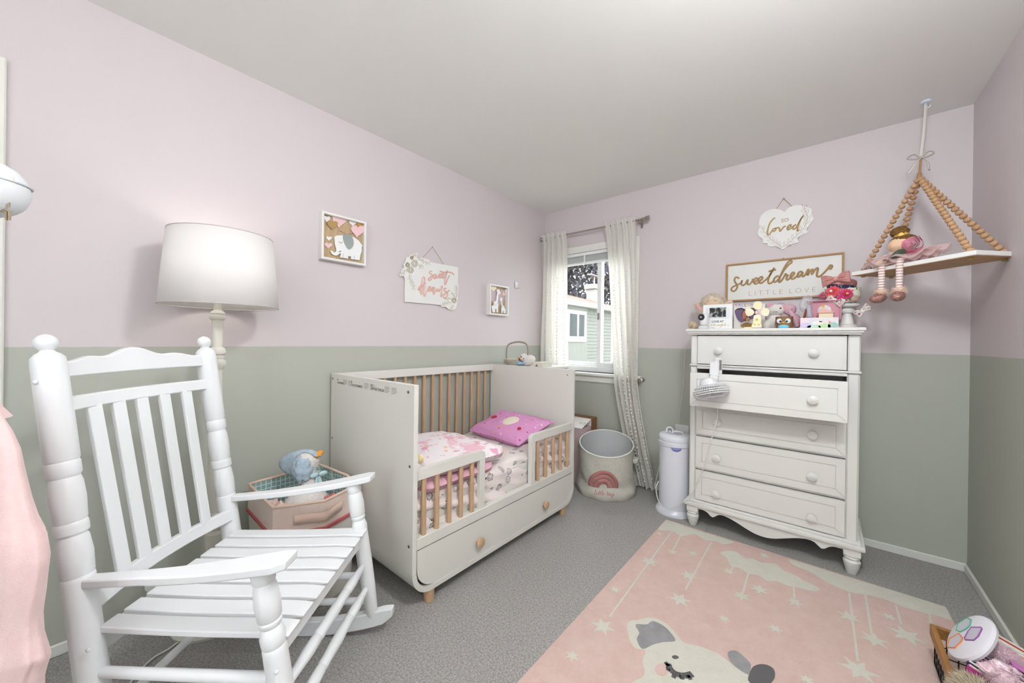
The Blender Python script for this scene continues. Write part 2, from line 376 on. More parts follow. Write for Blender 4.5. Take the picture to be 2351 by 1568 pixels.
# ---------------------------------------------------------------- curtain rod and curtains
rd = thing('curtain_rod', 'brushed metal curtain rod above the window', 'curtain rod', (.5, D-.075, 2.16))
ry = D-.075; rz = 2.168
MB().tube([(.035, ry, rz), (1.0, ry, rz)], .0085, 12).build('rod', m_chrome, rd)
for x, s in ((.035, -1), (1.0, 1)):
    e = .03 if s < 0 else .062
    MB().lathe((x, ry, rz), (x+s*e, ry, rz), [(0, .009), (.1, .014), (.2, .014), (.3, .009), (.5, .018), (.62, .02), (.75, .012), (.82, .02), (.95, .021), (1, .012)], 16).build('finial', m_chrome, rd)
for x in (.06, .975):
    MB().tube([(x, ry+.008, rz-.012), (x, D-.006, rz-.012)], .006, 8).bb((x-.01, D-.006, rz-.05), (x+.01, D, rz+.02), .002).lathe((x, ry, rz-.012), (x, ry, rz-.028), [(0, .011), (.6, .011), (1, .004)], 10).build('bracket', m_chrome, rd)
m_cur = mat('white_cotton_curtain', 'f7f5f0', .9, bump=.25, bs=500, transl=.5)
m_tuft = mat('white_tuft', 'f4f2ed', 1, bump=.6, bs=300)
def curtain(label, top, mid, bot, zs, nf, y0, ph):
    t = thing('curtain', label, 'curtain', ((top[0]+top[1])/2, y0, 0))
    def fn(u, v):
        z = lerp(zs[0], zs[2], v)
        if z > zs[1]: k = (zs[0]-z)/(zs[0]-zs[1]); L = lerp(top[0], mid[0], k); R = lerp(top[1], mid[1], k)
        else: k = (zs[1]-z)/(zs[1]-zs[2]); L = lerp(mid[0], bot[0], k**1.3); R = lerp(mid[1], bot[1], k**1.3)
        am = lerp(.008, .027, min(1, v*2.2))
        yy = y0+.014*min(1, v*1.3)+am*math.sin(2*PI*nf*u+ph+.5*math.sin(v*3))+.008*math.sin(2*PI*nf*2.3*u+v*4)
        if zs[0]-z < .09: yy -= .019*min(1, (.09-zs[0]+z)/.05)
        return (lerp(L, R, u)+.006*math.sin(6*v+u*9), yy, z+.006*math.sin(u*nf*5))
    MB().grid(fn, 90, 50).build('panel', m_cur, t, 60)
    b = MB()
    for u in (.18, .42, .66, .88):
        for i in range(58):
            v = .2+i*.0136+random.uniform(-.003, .003)
            if v > .985: break
            p = V(fn(u+random.uniform(-.012, .012), v)); b.ell(p+V((0, -.006, 0)), (.007, .005, .0065), nu=6, nv=4, rough=.25)
    o = b.build('tuft_trim', m_tuft, t); o['kind'] = 'stuff'
    return t
curtain('white tufted curtain in the corner left of the window', (.012, .30), (.0, .33), (.02, .36), (2.205, .9, .03), 5.5, D-.073, .4)
curtain('white tufted curtain right of the window, swept aside at its hem', (.675, .955), (.775, .985), (.97, 1.135), (2.2, .87, .02), 5.5, D-.073, 1.2)
hb = MB().tube([(1.0, D, .87), (1.0, D-.05, .87)], .006, 8).lathe((1.0, D-.05, .87), (1.0, D-.062, .87), [(0, .008), (.2, .02), (.8, .02), (1, .014)], 14).lathe((1.0, D, .87), (1.0, D-.008, .87), [(0, .016), (1, .014)], 12)
tag(hb.build('curtain_holdback', m_chrome, base=(1.0, D, .87)), 'small metal holdback knob beside the right curtain', 'holdback')
# ---------------------------------------------------------------- uplight added behind the camera to bounce light off the ceiling
ux0, uy0 = 2.2, -1.2
cl = thing('added_uplight', 'white uplight added behind the camera to brighten the ceiling', 'lamp', (ux0, uy0, 0))
MB().lathe((ux0, uy0, 0), (ux0, uy0, .03), [(0, .14), (.7, .14), (1, .04)], 28).build('base', m_white, cl)
MB().tube([(ux0, uy0, .02), (ux0, uy0, 1.7)], .011, 12).build('pole', m_white, cl)
MB().lathe((ux0, uy0, 1.68), (ux0, uy0, 1.78), [(0, .02), (.4, .1), (1, .17), (1, .165), (.45, .09), (.1, .02)], 32).build('bowl', m_white, cl)
light('added_uplight_light', 'AREA', (ux0, uy0, 1.79), 13, (.95, .98, 1), (PI, 0, 0), size=.3)
gx, gy_ = 2.28, .5
clear_globe = mat('clear_globe_glass', 'ffffff', .05, alpha=.12)
gp = thing('added_globe', 'glass globe lamp added above the frame for even fill', 'lamp', (gx, gy_, HC))  # unseen globe added to light the walls and floor evenly
MB().lathe((gx, gy_, HC), (gx, gy_, HC-.025), [(0, .07), (1, .06)], 24).tube([(gx, gy_, HC-.02), (gx, gy_, HC-.1)], .01, 10).build('canopy', m_white, gp)
MB().ell((gx, gy_, HC-.2), .12, nu=28, nv=18).build('globe', clear_globe, gp)
gl_ = light('added_globe_light', 'POINT', (gx, gy_, HC-.2), 33.5, (.94, .98, 1), size=.11)
MB().ell((gx, gy_, HC-.2), (.03, .03, .045)).tube([(gx, gy_, HC-.1), (gx, gy_, HC-.155)], .014, 10).build('bulb', mat('clear_bulb', 'ffffff', .2, alpha=.2), gp)

# ---------------------------------------------------------------- crib
CX0, CX1, CY0, CY1, CT = .016, .81, .632, 1.955, .982
cr = thing('crib', 'white toddler crib with beech spindles and a bottom drawer', 'crib', ((CX0+CX1)/2, (CY0+CY1)/2, 0))
ZP = .165
MB().bb((CX0, CY0, ZP), (CX1, CY0+.022, CT), .002).build('end_panel', m_crib, cr, 0)
MB().bb((CX0, CY1-.022, ZP), (CX1, CY1, CT), .002).build('end_panel', m_crib, cr, 0)
# bent shell under the panels
def shell(t):
    r = .105; pts = []
    for k in range(9): a = PI+k*PI/16; pts.append((CY0+r+r*math.cos(a), ZP+.0+(r)*math.sin(a)))
    for k in range(9): a = 1.5*PI+k*PI/16; pts.append((CY1-r+r*math.cos(a), ZP+r*math.sin(a)))
    inn = []; r2 = r-.022
    for k in range(9): a = 1.5*PI+(8-k)*PI/16; inn.append((CY1-r+r2*math.cos(a), ZP+r2*math.sin(a)))
    for k in range(9): a = PI+(8-k)*PI/16; inn.append((CY0+r+r2*math.cos(a), ZP+r2*math.sin(a)))
    return pts+inn
ol = shell(0)
MB().prism([(CX0, y, z) for y, z in ol], X, CX1-CX0).build('bent_base', m_crib, cr, 30)
MB().bb((CX0, CY0+.022, .075), (CX0+.018, CY1-.022, .30)).build('back_panel', m_crib, cr, 0)
# front bottom rail above drawer
MB().bb((CX1-.04, CY0+.022, .268), (CX1, CY1-.022, .316), .002).build('front_rail', m_crib, cr, 0)
MB().bb((CX0, CY0+.022, CT-.05), (CX0+.03, CY1-.022, CT), .003).build('back_rail', m_crib, cr, 0)
MB().bb((CX0, CY0+.022, .27), (CX0+.03, CY1-.022, .32), .003).build('back_rail', m_crib, cr, 0)
sp = None
ys = CY0+.1
for i in range(16):
    y = CY0+.022+.075*(i+1)
    if y > CY1-.04: break
    if sp is None: sp = MB().tube([(CX0+.015, y, .32), (CX0+.015, y, CT-.05)], .0105, 12).build('spindle', m_beech, cr); yb0 = y
    else: share(sp, cr, (0, y-yb0, 0))
def guard(ya, yb, postlow):
    # side rail: top bar with rounded free end, post, five spindles
    t = .022; x0, x1 = CX1-.032, CX1-.004; zt = .612
    e = 1 if postlow else -1
    ye = yb if postlow else ya; yw = ya if postlow else yb
    r = .028; pts = [(yw, zt), ]
    arc = [(ye-e*r+e*r*math.sin(a), zt-r+r*math.cos(a)) for a in [k*PI/12 for k in range(7)]]
    pts = [(yw, zt)]+arc+[(ye, zt-.045), (yw, zt-.045)]
    g = MB().prism([(x0, y, z) for y, z in pts], X, x1-x0).build('guard_rail', m_crib, cr, 30)
    MB().bb((x0, min(ye, ye-e*.036), .316), (x1, max(ye, ye-e*.036), zt-.045), .002).build('rail_post', m_crib, g, 0)
    n = 5; first = None
    a, bq = (yw+e*.045, ye-e*.036-e*.045)
    for i in range(n):
        y = lerp(a, bq, i/(n-1)); c = (x0+x1)/2
        if first is None: first = MB().tube([(c, y, .316), (c, y, zt-.045)], .0115, 12).build('rail_spindle', m_beech, g); y1 = y
        else: share(first, g, (0, y-y1, 0))
guard(CY0+.022, 1.072, True); guard(1.468, CY1-.022, False)
# drawer
r = .1; dz0, dz1 = .083, .262; da, db = CY0+.026, CY1-.026
pts = [(da, dz1)]+[(da+r-r*math.cos(k*PI/16), dz0+r-.0-r*math.sin(k*PI/16)) for k in range(9)]+[(db-r+r*math.sin(k*PI/16), dz0+r-r*math.cos(k*PI/16)) for k in range(9)]+[(db, dz1)]
dr = MB().prism([(CX1-.022, y, z) for y, z in pts], X, .018).build('drawer', m_crib, cr, 30)
MB().bb((CX1-.5, da+.05, .1), (CX1-.03, db-.05, .24)).build('drawer_box', m_crib, dr, 0)
for px, py in ((1098, 1243), (1249, 1155)):
    c = at(px, py, 0, CX1); y, z = c.y, .158
    MB().lathe((CX1-.004, y, z), (CX1+.03, y, z), [(0, .011), (.35, .011), (.45, .02), (.65, .0255), (.85, .0235), (.97, .013), (1, .004)], 18).build('knob', m_beech, dr)
for x in (CX1-.03, CX0+.1):
    for y in (CY0+.108, CY1-.105):
        MB().lathe((x, y, .062), (x+.006 if x > .4 else x, y, 0), [(0, .028), (1, .021)], 16).build('foot', m_beech, cr)
for x, z in ((CX0+.02, CT-.03), (CX1-.045, CT-.033), (CX1-.028, .63), (CX1-.028, .285), (CX0+.02, .62)):
    MB().lathe((x, CY0+.001, z), (x, CY0-.002, z), [(0, .0065), (.8, .0065), (1, .005)], 12).build('screw_cap', m_screw, cr)
for x, z in ((CX1-.05, CT-.04),): MB().lathe((x, CY1-.023, z), (x, CY1-.025, z), [(0, .005), (1, .004)], 10).build('screw_cap', m_screw, cr)
m_ink = mat('grey_print', '6b6964', .8)
xp = CX0+.055
tp = thing  # warning print on the near end panel
for wtxt, x, s in (('WARNING', .075, .016), ('AVERTISSEMENT', .235, .0165), ('ADVERTENCIA', .435, .018)):
    textmesh('warning_print', wtxt, s, (CX0+x, CY0-.0004, CT-.052), X, Z, m_ink, cr, .0002, bold=.0002)
    tri = MB(); c = V((CX0+x+.006, CY0-.0006, CT-.03)); tri.prism([c+V((-.006, 0, -.005)), c+V((.006, 0, -.005)), c+V((0, 0, .006))], -Y, .0003).build('warning_symbol', m_ink, cr, 0)
    wx = x+s*6.2*(len(wtxt)/10)
    b = MB()
    for col in (0, 1):
        for ln in range(5):
            xx = wx+col*.058
            for k in range(6):
                L = random.uniform(.005, .009)
                if ln == 4 and k > 3: break
                b.bb((CX0+xx, CY0-.0006, CT-.028-ln*.0062), (CX0+xx+L-.001, CY0-.0002, CT-.0255-ln*.0062)); xx += L
    b.build('fine_print', mat('light_print', 'a09e98', .8), cr, 0)
# ---------------------------------------------------------------- bedding
def doodle(name, base_, ink, scale):
    m = mat(name, base_, .9, bump=.2, bs=500); n = m.node_tree; b = n.nodes['Principled BSDF']
    tc = n.nodes.new('ShaderNodeTexCoord'); nz = n.nodes.new('ShaderNodeTexNoise'); nz.inputs['Scale'].default_value = 60; n.links.new(tc.outputs['Object'], nz.inputs['Vector'])
    mxv = n.nodes.new('ShaderNodeMix'); mxv.data_type = 'VECTOR'; mxv.inputs['Factor'].default_value = .022; n.links.new(tc.outputs['Object'], mxv.inputs['A']); n.links.new(nz.outputs['Color'], mxv.inputs['B'])
    vo = n.nodes.new('ShaderNodeTexVoronoi'); vo.inputs['Scale'].default_value = scale; vo.inputs['Randomness'].default_value = .55; n.links.new(mxv.outputs['Result'], vo.inputs['Vector'])
    rp = n.nodes.new('ShaderNodeValToRGB'); el = rp.color_ramp.elements; rp.color_ramp.interpolation = 'CONSTANT'; B = lin(base_)+(1,); I = lin(ink)+(1,); G = lin('b9b4b6')+(1,)
    el[0].position = 0; el[0].color = I; el[1].position = .05; el[1].color = B
    for p_, c_ in ((.12, I), (.14, B), (.17, G), (.27, I), (.30, B)): e = el.new(p_); e.color = c_
    n.links.new(vo.outputs['Distance'], rp.inputs[0]); n.links.new(rp.outputs[0], b.inputs['Base Color']); return m
def floral(name):
    m = mat(name, 'f5ebec', .95, bump=.5, bs=400); n = m.node_tree; b = n.nodes['Principled BSDF']
    tc = n.nodes.new('ShaderNodeTexCoord'); cur = None
    for sc_, pos, col in ((9, .54, 'efc3d0'), (15, .6, 'e9a9c1'), (24, .62, 'f0c7a8'), (31, .64, 'e08f92'), (21, .64, 'dcc0de')):
        nz = n.nodes.new('ShaderNodeTexNoise'); nz.inputs['Scale'].default_value = sc_; nz.inputs['Detail'].default_value = 3; nz.noise_dimensions = '4D'; nz.inputs['W'].default_value = sc_*1.7; n.links.new(tc.outputs['Object'], nz.inputs['Vector'])
        rp = n.nodes.new('ShaderNodeValToRGB'); rp.color_ramp.elements[0].position = pos; rp.color_ramp.elements[1].position = pos+.06; n.links.new(nz.outputs['Fac'], rp.inputs[0])
        mx = n.nodes.new('ShaderNodeMix'); mx.data_type = 'RGBA'; n.links.new(rp.outputs[0], mx.inputs['Factor']); mx.inputs['B'].default_value = lin(col)+(1,)
        if cur: n.links.new(cur, mx.inputs['A'])
        else: mx.inputs['A'].default_value = lin('f6eef0')+(1,)
        cur = mx.outputs['Result']
    n.links.new(cur, b.inputs['Base Color']); return m
m_sheet = doodle('printed_cotton_sheet', 'ebe1de', '5d5b62', 15)
def rbox(a, b_, r, nu, nv, wav, fn=None):
    pass
def cushion(c, size, R=None, nu=28, nv=20, pw=.35, puff=1, wob=.004, seed=1):
    """pillow like closed surface: two sheets meeting at a seam"""
    rnd = random.Random(seed); ph = [rnd.uniform(0, 6) for _ in range(6)]; vs = []; fs = []
    c = V(c)
    for sgn in (1, -1):
        for j in range(nv+1):
            for i in range(nu+1):
                u = 2*i/nu-1; v = 2*j/nv-1
                h = (max(0, 1-abs(u)**2.6)*max(0, 1-abs(v)**2.6))**pw
                pin = 1-.06*(abs(u)**2)*(1-abs(v)**2)-.0
                q = V((u*size[0]/2*(1-.06*(1-v*v)*0)*(1-.05*(1-abs(v))*abs(u)**4), v*size[1]/2*(1-.08*(1-abs(u))*abs(v)**4), sgn*h*size[2]/2*puff+wob*(math.sin(7*u+ph[0])*math.sin(5*v+ph[1])+.6*math.sin(13*u+ph[2]+4*v))*h))
                vs.append((R @ q if R else q)+c)
    m = (nu+1)*(nv+1)
    for s in (0, 1):
        for j in range(nv):
            for i in range(nu):
                k = s*m+j*(nu+1)+i; f = (k, k+1, k+nu+2, k+nu+1); fs.append(f if s == 0 else f[::-1])
    return vs, fs
mt = thing('mattress', 'crib mattress in a white fitted sheet with small grey bear prints', 'mattress', (.41, 1.29, .30))
def msh():
    b = MB(); nu, nv = 70, 44; a = (.045, .66, .30); c = (.772, 1.93, .482); r = .05
    def prof(s):   # across x : up the wall, over top, down
        Lx = c[0]-a[0]; h = c[2]-a[2]
        tot = 2*h+Lx; d = s*tot
        if d < h-r: return (a[0], a[2]+d)
        if d < h+r: k = (d-h+r)/(2*r)*PI/2; return (a[0]+r-r*math.cos(k), c[2]-r+r*math.sin(k))
        if d < h+Lx-r: return (a[0]+d-h, c[2])
        if d < h+Lx+r: k = (d-h-Lx+r)/(2*r)*PI/2; return (c[0]-r+r*math.sin(k), c[2]-r+r*math.cos(k))
        return (c[0], c[2]-(d-h-Lx))
    def fn(u, v):
        x, z = prof(v); y = lerp(a[1], c[1], u)
        w = .007*math.sin(26*u+9*z*10)+.005*math.sin(47*u+x*8)+.004*math.sin(x*30+u*11)
        side = 1 if x > c[0]-.03 else 0
        zz = z+(.010*math.sin(8*u+x*3)+w*.8 if z > .44 else 0)
        return (x+side*(w+.006*math.sin(z*60+u*18)), y, zz)
    b.grid(fn, 110, 70); 
    return b
msh().build('fitted_sheet', m_sheet, mt, 60)
MB().bb((.05, .665, .30), (.765, 1.925, .44)).build('mattress_core', m_crib, mt, 0)
MB().bb((CX0+.03, CY0+.03, .268), (CX1-.045, CY1-.03, .299)).build('mattress_base', m_beech, cr, 0)
# pink pillow
mp = spots('pink_pillow_print', 'dd9ccb', ['e8c24a', 'c8385a', 'e9d5e8', 'c9409a', 'f0e6c0'], 26, .16, .85)
pl = thing('pillow', 'bright pink toddler pillow with small printed dots', 'pillow', (.45, 1.7, .49))
Rp = Matrix.Rotation(math.radians(-6), 3, 'Z') @ Matrix.Rotation(math.radians(17), 3, 'X')
vs, fs = cushion((.43, 1.70, .565), (.52, .34, .105), Rp, wob=.005)
o = MB().add(vs, fs).build('pillow_case', mp, pl, 60)
b = MB()
for k in range(60):
    u = -1+2*k/59
    q = Rp @ V((u*.265, .172+.008*math.sin(k*1.7), .006*math.sin(k*2.3)))+V((.43, 1.70, .565)); b.ell(q, (.011, .012, .009), nu=6, nv=4)
b.build('ruffle', mp, pl)
# small embroidered bow-and-fruit style motifs are left plain: red dot, flower
def onp(u, v, h=.056): return Rp @ V((u, v, h))+V((.43, 1.70, .565))
m_red = mat('red_applique', 'c23048', .8); m_cream = mat('cream_applique', 'ece5d2', .85); m_yel = mat('yellow_applique', 'e6b53c', .8)
for (u, v, r, m, nm) in ((-.15, .0, .022, m_red, 'dot_applique'), (.17, -.06, .013, m_red, 'dot_applique'), (.02, -.1, .009, m_yel, 'dot_applique')):
    MB().lathe(onp(u, v, .044), onp(u, v, .0545), [(0, r), (.8, r), (1, r*.8)], 12).build(nm, m, pl)
MB().lathe(onp(.03, .0, .045), onp(.03, .0, .057), [(0, .062), (.8, .06), (1, .052)], 24).build('cream_applique', m_cream, pl)
# folded blanket
mbk = floral('floral_blanket')
mpk = mat('pink_fleece', 'e2b4c6', 1, 'e7b8c8', 40, bump=.6, bs=300)
bk = thing('folded_blanket', 'folded white blanket with pink floral print on the crib mattress', 'blanket', (.45, .95, .49))
def slab(outl, z0, th, seed, dome=.01, n=26):
    """soft folded layer from an outline (quad corners), rolled edges"""
    A, B, C_, D_ = [V((p[0], p[1], 0)) for p in outl]; rnd = random.Random(seed); p1, p2, p3 = [rnd.uniform(0, 6) for _ in range(3)]
    b = MB(); vs = []; fs = []; m = (n+1)**2
    for s in (1, -1):
        for j in range(n+1):
            for i in range(n+1):
                u, v = i/n, j/n; q = A.lerp(B, u).lerp(D_.lerp(C_, u), v); q = q.lerp((A+B+C_+D_)/4, .1*((2*u-1)*(2*v-1))**4)
                e = min(1, min(u, 1-u, v, 1-v)*9); h = math.sqrt(max(0, 1-(1-e)**2))
                z = z0+th/2+s*h*th/2+(dome*math.sin(5*u+p1)*math.sin(4*v+p2)+.004*math.sin(17*u+9*v+p3))*(1 if s > 0 else .2)*h
                vs.append((q.x+.006*math.sin(9*v+p1), q.y+.006*math.sin(8*u+p2), z))
        for j in range(n):
            for i in range(n): k = (0 if s > 0 else m)+j*(n+1)+i; fs.append((k, k+1, k+n+2, k+n+1))
    return b.add(vs, fs)
slab(((.20, .70), (.79, .70), (.79, 1.20), (.28, 1.20)), .47, .06, 1).build('fleece_fold', mpk, bk, 60)
slab(((.15, .72), (.77, .76), (.80, 1.27), (.22, 1.27)), .522, .075, 2, .018).build('floral_fold', mbk, bk, 60)
b = MB()
def drp(u, v):
    y = lerp(.86, 1.24, u); k = v
    return (.775+.02*math.sin(k*PI*.6)+.008*math.sin(u*14+v*3), y, .565-.16*k**1.2+.03*math.cos(u*PI)*k+.006*math.sin(u*20))
# plush at the foot of the crib
ps = thing('white_plush_toy', 'white plush toy with yellow patch at the foot of the crib', 'plush toy', (.66, .74, .49))
m_plw = mat('white_plush', 'e7e2de', 1, bump=.8, bs=250, dist=.004)
MB().ell((.68, .715, .545), (.075, .048, .065), rough=.02).build('body', m_plw, ps)
MB().ell((.66, .72, .612), (.045, .04, .04), rough=.02).build('head', m_plw, ps)
MB().ell((.69, .75, .615), (.02, .018, .022), nu=10, nv=6).build('patch', mat('yellow_plush', 'efdfa4', 1, bump=.6, bs=250), ps)
# ---------------------------------------------------------------- stand behind the crib with its things
st = thing('side_stand', 'white shelf stand hidden behind the far end of the crib', 'stand', (.3, 2.17, 0))
MB().bb((.03, 1.99, .955), (.5, 2.38, .975), .003).build('top', m_crib, st, 0)
for x in (.045, .485):
    for y in (2.005, 2.365): MB().bb((x-.013, y-.013, 0), (x+.013, y+.013, .955)).build('leg', m_crib, st, 0)
bt = V((.17, 2.09, .975))
bs = thing('handled_basket', 'small cream basket with a tall bentwood handle behind the crib', 'basket', bt)
m_bsk = mat('cream_wicker', 'd8d1c4', .8, 'bdb3a2', 60, bump=.8, bs=120, stretch=(1, 1, 6))
MB().lathe(bt, bt+Z*.05, [(0, .085), (.3, .1), (.9, .11), (1, .112), (1, .1), (.2, .085)], 24).build('bowl', m_bsk, bs)
hp_ = [(-.1, 0, .045), (-.1, 0, .11), (-.085, 0, .165), (-.02, 0, .19), (.05, 0, .19), (.088, 0, .17), (.1, 0, .12), (.098, 0, .045)]
MB().tube([bt+V((x*.95, x*.25, z)) for x, y, z in sm(hp_, 5)], .0075, 8, .5, ref=(0, 1, 0)).build('handle', mat('bentwood', '9d9184', .7), bs)
pc = V((.32, 2.06, .975))
pt = thing('plush_puppet', 'small white plush with black eyes lying by the handled basket', 'plush toy', pc)
Rr = Matrix.Rotation(math.radians(-25), 3, 'Y')
MB().ell(pc+V((0, 0, .045)), (.06, .045, .042), Rr, rough=.03).build('body', m_plw, pt)
MB().ell(pc+V((-.03, -.03, .07)), (.036, .03, .03), Rr, rough=.02).build('head', m_plw, pt)
MB().ell(pc+V((-.032, -.06, .075)), .005, nu=8, nv=6).build('eye', m_black, pt); MB().ell(pc+V((-.012, -.058, .062)), .004, nu=8, nv=6).build('eye', m_black, pt)
for k, (c, d) in enumerate((('b01818', -.066), ('e8901c', -.073), ('2fae7a', -.052))):
    MB().box(pc+V((d, -.035, .05+.012*k)), (.02, .02, .014), .004, Rr).build('felt_stripe', mat('felt_'+c, c, .9), pt)
MB().ell(pc+V((-.055, -.045, .02)), (.032, .02, .014)).build('blue_patch', mat('felt_blue', '9cc6e4', .9), pt)
tb = thing('printed_box', 'small cream cardboard box with grey print behind the crib', 'box', (.43, 2.1, .975))
MB().bb((.385, 2.03, .975), (.475, 2.16, 1.012), .002).build('carton', mat('cream_card', 'dcd6c8', .7), tb, 0)
MB().prism([(.405, 2.0296, .978), (.42, 2.0296, 1.0), (.435, 2.0296, .978)], -Y, .0004).build('print', mat('grey_print2', '7d7d74', .7), tb, 0)
bx = thing('wooden_box', 'brown wooden box against the wall beside the crib', 'box', (.5, 2.6, 0))
m_brn = mat('brown_wood', '9a6a3c', .5, '84562d', 14, stretch=(1, 8, 8))
MB().bb((.25, 2.58, 0), (.60, 2.70, .51), .004).build('crate', m_brn, bx, 0)
wb_ = thing('white_carton', 'white and pink carton standing behind the toy basket', 'box', (.52, 2.48, 0))
o = MB().bb((.43, 2.41, 0), (.612, 2.57, .455), .002).build('carton', mat('pink_card', 'cbb4b4', .6), wb_, 0)
MB().prism([(.43, 2.41, .455), (.612, 2.41, .455), (.612, 2.57, .51), (.43, 2.57, .51)], Z, .003).bb((.43, 2.565, .455), (.612, 2.57, .51)).build('lid', mat('white_card', 'eae7e4', .6), o, 0)
for k, c in enumerate(('b58a3e', '3d3a38', 'b58a3e', '3d3a38')):
    MB().prism([(.55+.012*k+(.01 if k > 1 else 0)+dx, y_, .458+(y_-2.41)*.34375) for dx, y_ in ((0, 2.47), (.003, 2.47), (.003, 2.5), (0, 2.5))], Z, .0008).build('print_mark', mat('mark_'+c, c, .6), o, 0)
# ---------------------------------------------------------------- rocking chair
RC = Matrix.Translation((.892, .212, 0)) @ Matrix.Rotation(math.radians(41.17), 4, 'Z')   # u forward, v left
ch_ = thing('rocking_chair', 'white painted wooden rocking chair with slatted back and seat', 'chair', (.72, .06, 0))
m_chair = mat('white_gloss_wood', 'eceef0', .33, bump=.03, bs=40)
def CB(): return MB(RC)
def bpost(z): return -.467-(z-.557)*.1745 if z > .35 else -.431+(.35-z)*.12
for v in (-.25, .25):
    p0 = V((bpost(.06)+.0, v, .055)); p0.x = -.405; p1 = V((bpost(1.178), v*.985, 1.178)); L = 1.123
    def t(z): return (z-.055)/L
    pr = [(.055, .02), (.1, .026), (.2, .031), (.3, .032), (.555, .031), (.563, .0305), (.566, .0285), (.57, .0305), (.62, .0325), (.66, .029), (.668, .026), (.674, .031), (.69, .0315), (.699, .0305), (.702, .0285), (.707, .0305), (.76, .033), (.80, .031), (.814, .0275), (.822, .0315), (.85, .0315), (.855, .0295), (.86, .0318), (.95, .032), (1.1, .0315), (1.118, .03), (1.128, .022), (1.133, .0145), (1.137, .0125), (1.141, .0165), (1.147, .0205), (1.154, .0225), (1.162, .0215), (1.169, .018), (1.175, .011), (1.178, .003)]
    CB().lathe(p0, p1, [(t(z), r) for z, r in pr], 24).build('back_post', m_chair, ch_)
    # front posts
    q0 = V((.082, v*1.08, .09)); q1 = V((0, v*1.1, .595)); L2 = .505
    pf = [(.07, .012), (.09, .022), (.2, .0265), (.3, .028), (.39, .0275), (.405, .0275), (.409, .0255), (.413, .0275), (.435, .029), (.452, .024), (.457, .0215), (.463, .0255), (.47, .026), (.474, .0235), (.48, .0275), (.52, .0295), (.555, .0265), (.566, .0235), (.572, .0265), (.59, .027), (.6, .024)]
    CB().lathe(q0, q1, [((z-.09)/L2, r) for z, r in pf], 22).build('front_post', m_chair, ch_)
    # arm
    s = 1 if v > 0 else -1; n = 18; top = []; a0, a1 = -.455, .075
    inn, out = [], []
    for k in range(n+1):
        u = lerp(a0, a1, k/n); k2 = k/n
        wi = lerp(.014, .030, min(1, k2*1.3)); wo = .014+.05*max(0, (k2-.28)/.72)**.8
        if k2 > .93: c = (k2-.93)/.07; wo -= .028*c*c; wi -= .006*c*c
        vc = v*lerp(.99, 1.1, k2)
        zz = .551+.064*(u-a0)/(.455)+.010*math.sin(k2*PI)*-1
        inn.append(V((u, vc-s*wi, zz))); out.append(V((u+.0, vc+s*wo*.55+s*.012, zz)))
    b = CB(); vs = []; fs = []
    for i in range(n+1):
        for q, hz in ((inn[i], -.011), (inn[i], .011), (out[i], .011), (out[i], -.011)): vs.append(q+V((0, 0, hz)))
    for i in range(n):
        for k in range(4): fs.append((i*4+k, i*4+(k+1) % 4, i*4+4+(k+1) % 4, i*4+4+k))
    fs += [(0, 1, 2, 3), (n*4, n*4+1, n*4+2, n*4+3)]
    ar = b.add(vs, fs).build('armrest', m_chair, ch_, 40)
    md = ar.modifiers.new('edge', 'BEVEL'); md.width = .004; md.segments = 2; md.limit_method = 'ANGLE'
    CB().tube([(-.478, v*.985, .548), (-.45, v*.99, .5515)], [.008, .0125], 10).build('arm_dowel', m_chair, ar)
    # runner
    R = 1.15; uc = -.2; b = CB(); vs = []; fs = []; n = 26; vv = v*1.085
    for i in range(n+1):
        u = lerp(-.80, .165, i/n); zb = R-math.sqrt(R*R-(u-uc)**2)+.002; h = .058
        if i == n: h = .03; zb += .02
        if i == 0: h = .03; zb += .015
        for dv, z in ((-.016, zb), (-.016, zb+h), (.016, zb+h), (.016, zb)): vs.append((u, vv+dv, z))
    for i in range(n):
        for k in range(4): fs.append((i*4+k, i*4+(k+1) % 4, i*4+4+(k+1) % 4, i*4+4+k))
    fs += [(0, 1, 2, 3), (n*4, n*4+1, n*4+2, n*4+3)]
    rn = b.add(vs, fs).build('rocker', m_chair, ch_, 30)
    md = rn.modifiers.new('edge', 'BEVEL'); md.width = .004; md.segments = 2; md.limit_method = 'ANGLE'
    for z, r in ((.32, .0155), (.235, .0135), (.135, .0135))[0:3]:
        if z == .32 and v > 0: continue
        if z == .235 and v < 0: continue
        uf = .082-(z-.09)*.162
        CB().tube([(-.43, v, z), (uf, v*1.085, z)], [r*.8]+[r], 12).build('stretcher', m_chair, ch_)
# seat slats
for k in range(8):
    v = lerp(-.232, .232, k/7); n = 16; b = CB(); vs = []; fs = []
    for i in range(n+1):
        q = i/n; u = lerp(-.435, .062, q)
        z = .43-.003*math.sin(min(1, q*1.15)*PI)+(.0 if q < .9 else -(q-.9)*.04)
        h = .016
        if q > .93: h = lerp(.016, .006, (q-.93)/.07)
        hw = .0265*lerp(.93, 1.03, q)
        for dv, dz in ((-hw, -h), (-hw, 0), (hw, 0), (hw, -h)): vs.append((u, v*lerp(.95, 1.03, q)+dv, z+dz))
    for i in range(n):
        for e in range(4): fs.append((i*4+e, i*4+(e+1) % 4, i*4+4+(e+1) % 4, i*4+4+e))
    fs += [(0, 1, 2, 3), (n*4, n*4+1, n*4+2, n*4+3)]
    o = b.add(vs, fs).build('seat_slat', m_chair, ch_, 30)
    md = o.modifiers.new('edge', 'BEVEL'); md.width = .003; md.segments = 2; md.limit_method = 'ANGLE'
CB().bb((.012, -.27, .352), (.036, .27, .412), .004).build('seat_rail', m_chair, ch_, 30)
CB().bb((-.46, -.25, .352), (-.436, .25, .405), .004).build('seat_rail', m_chair, ch_, 30)
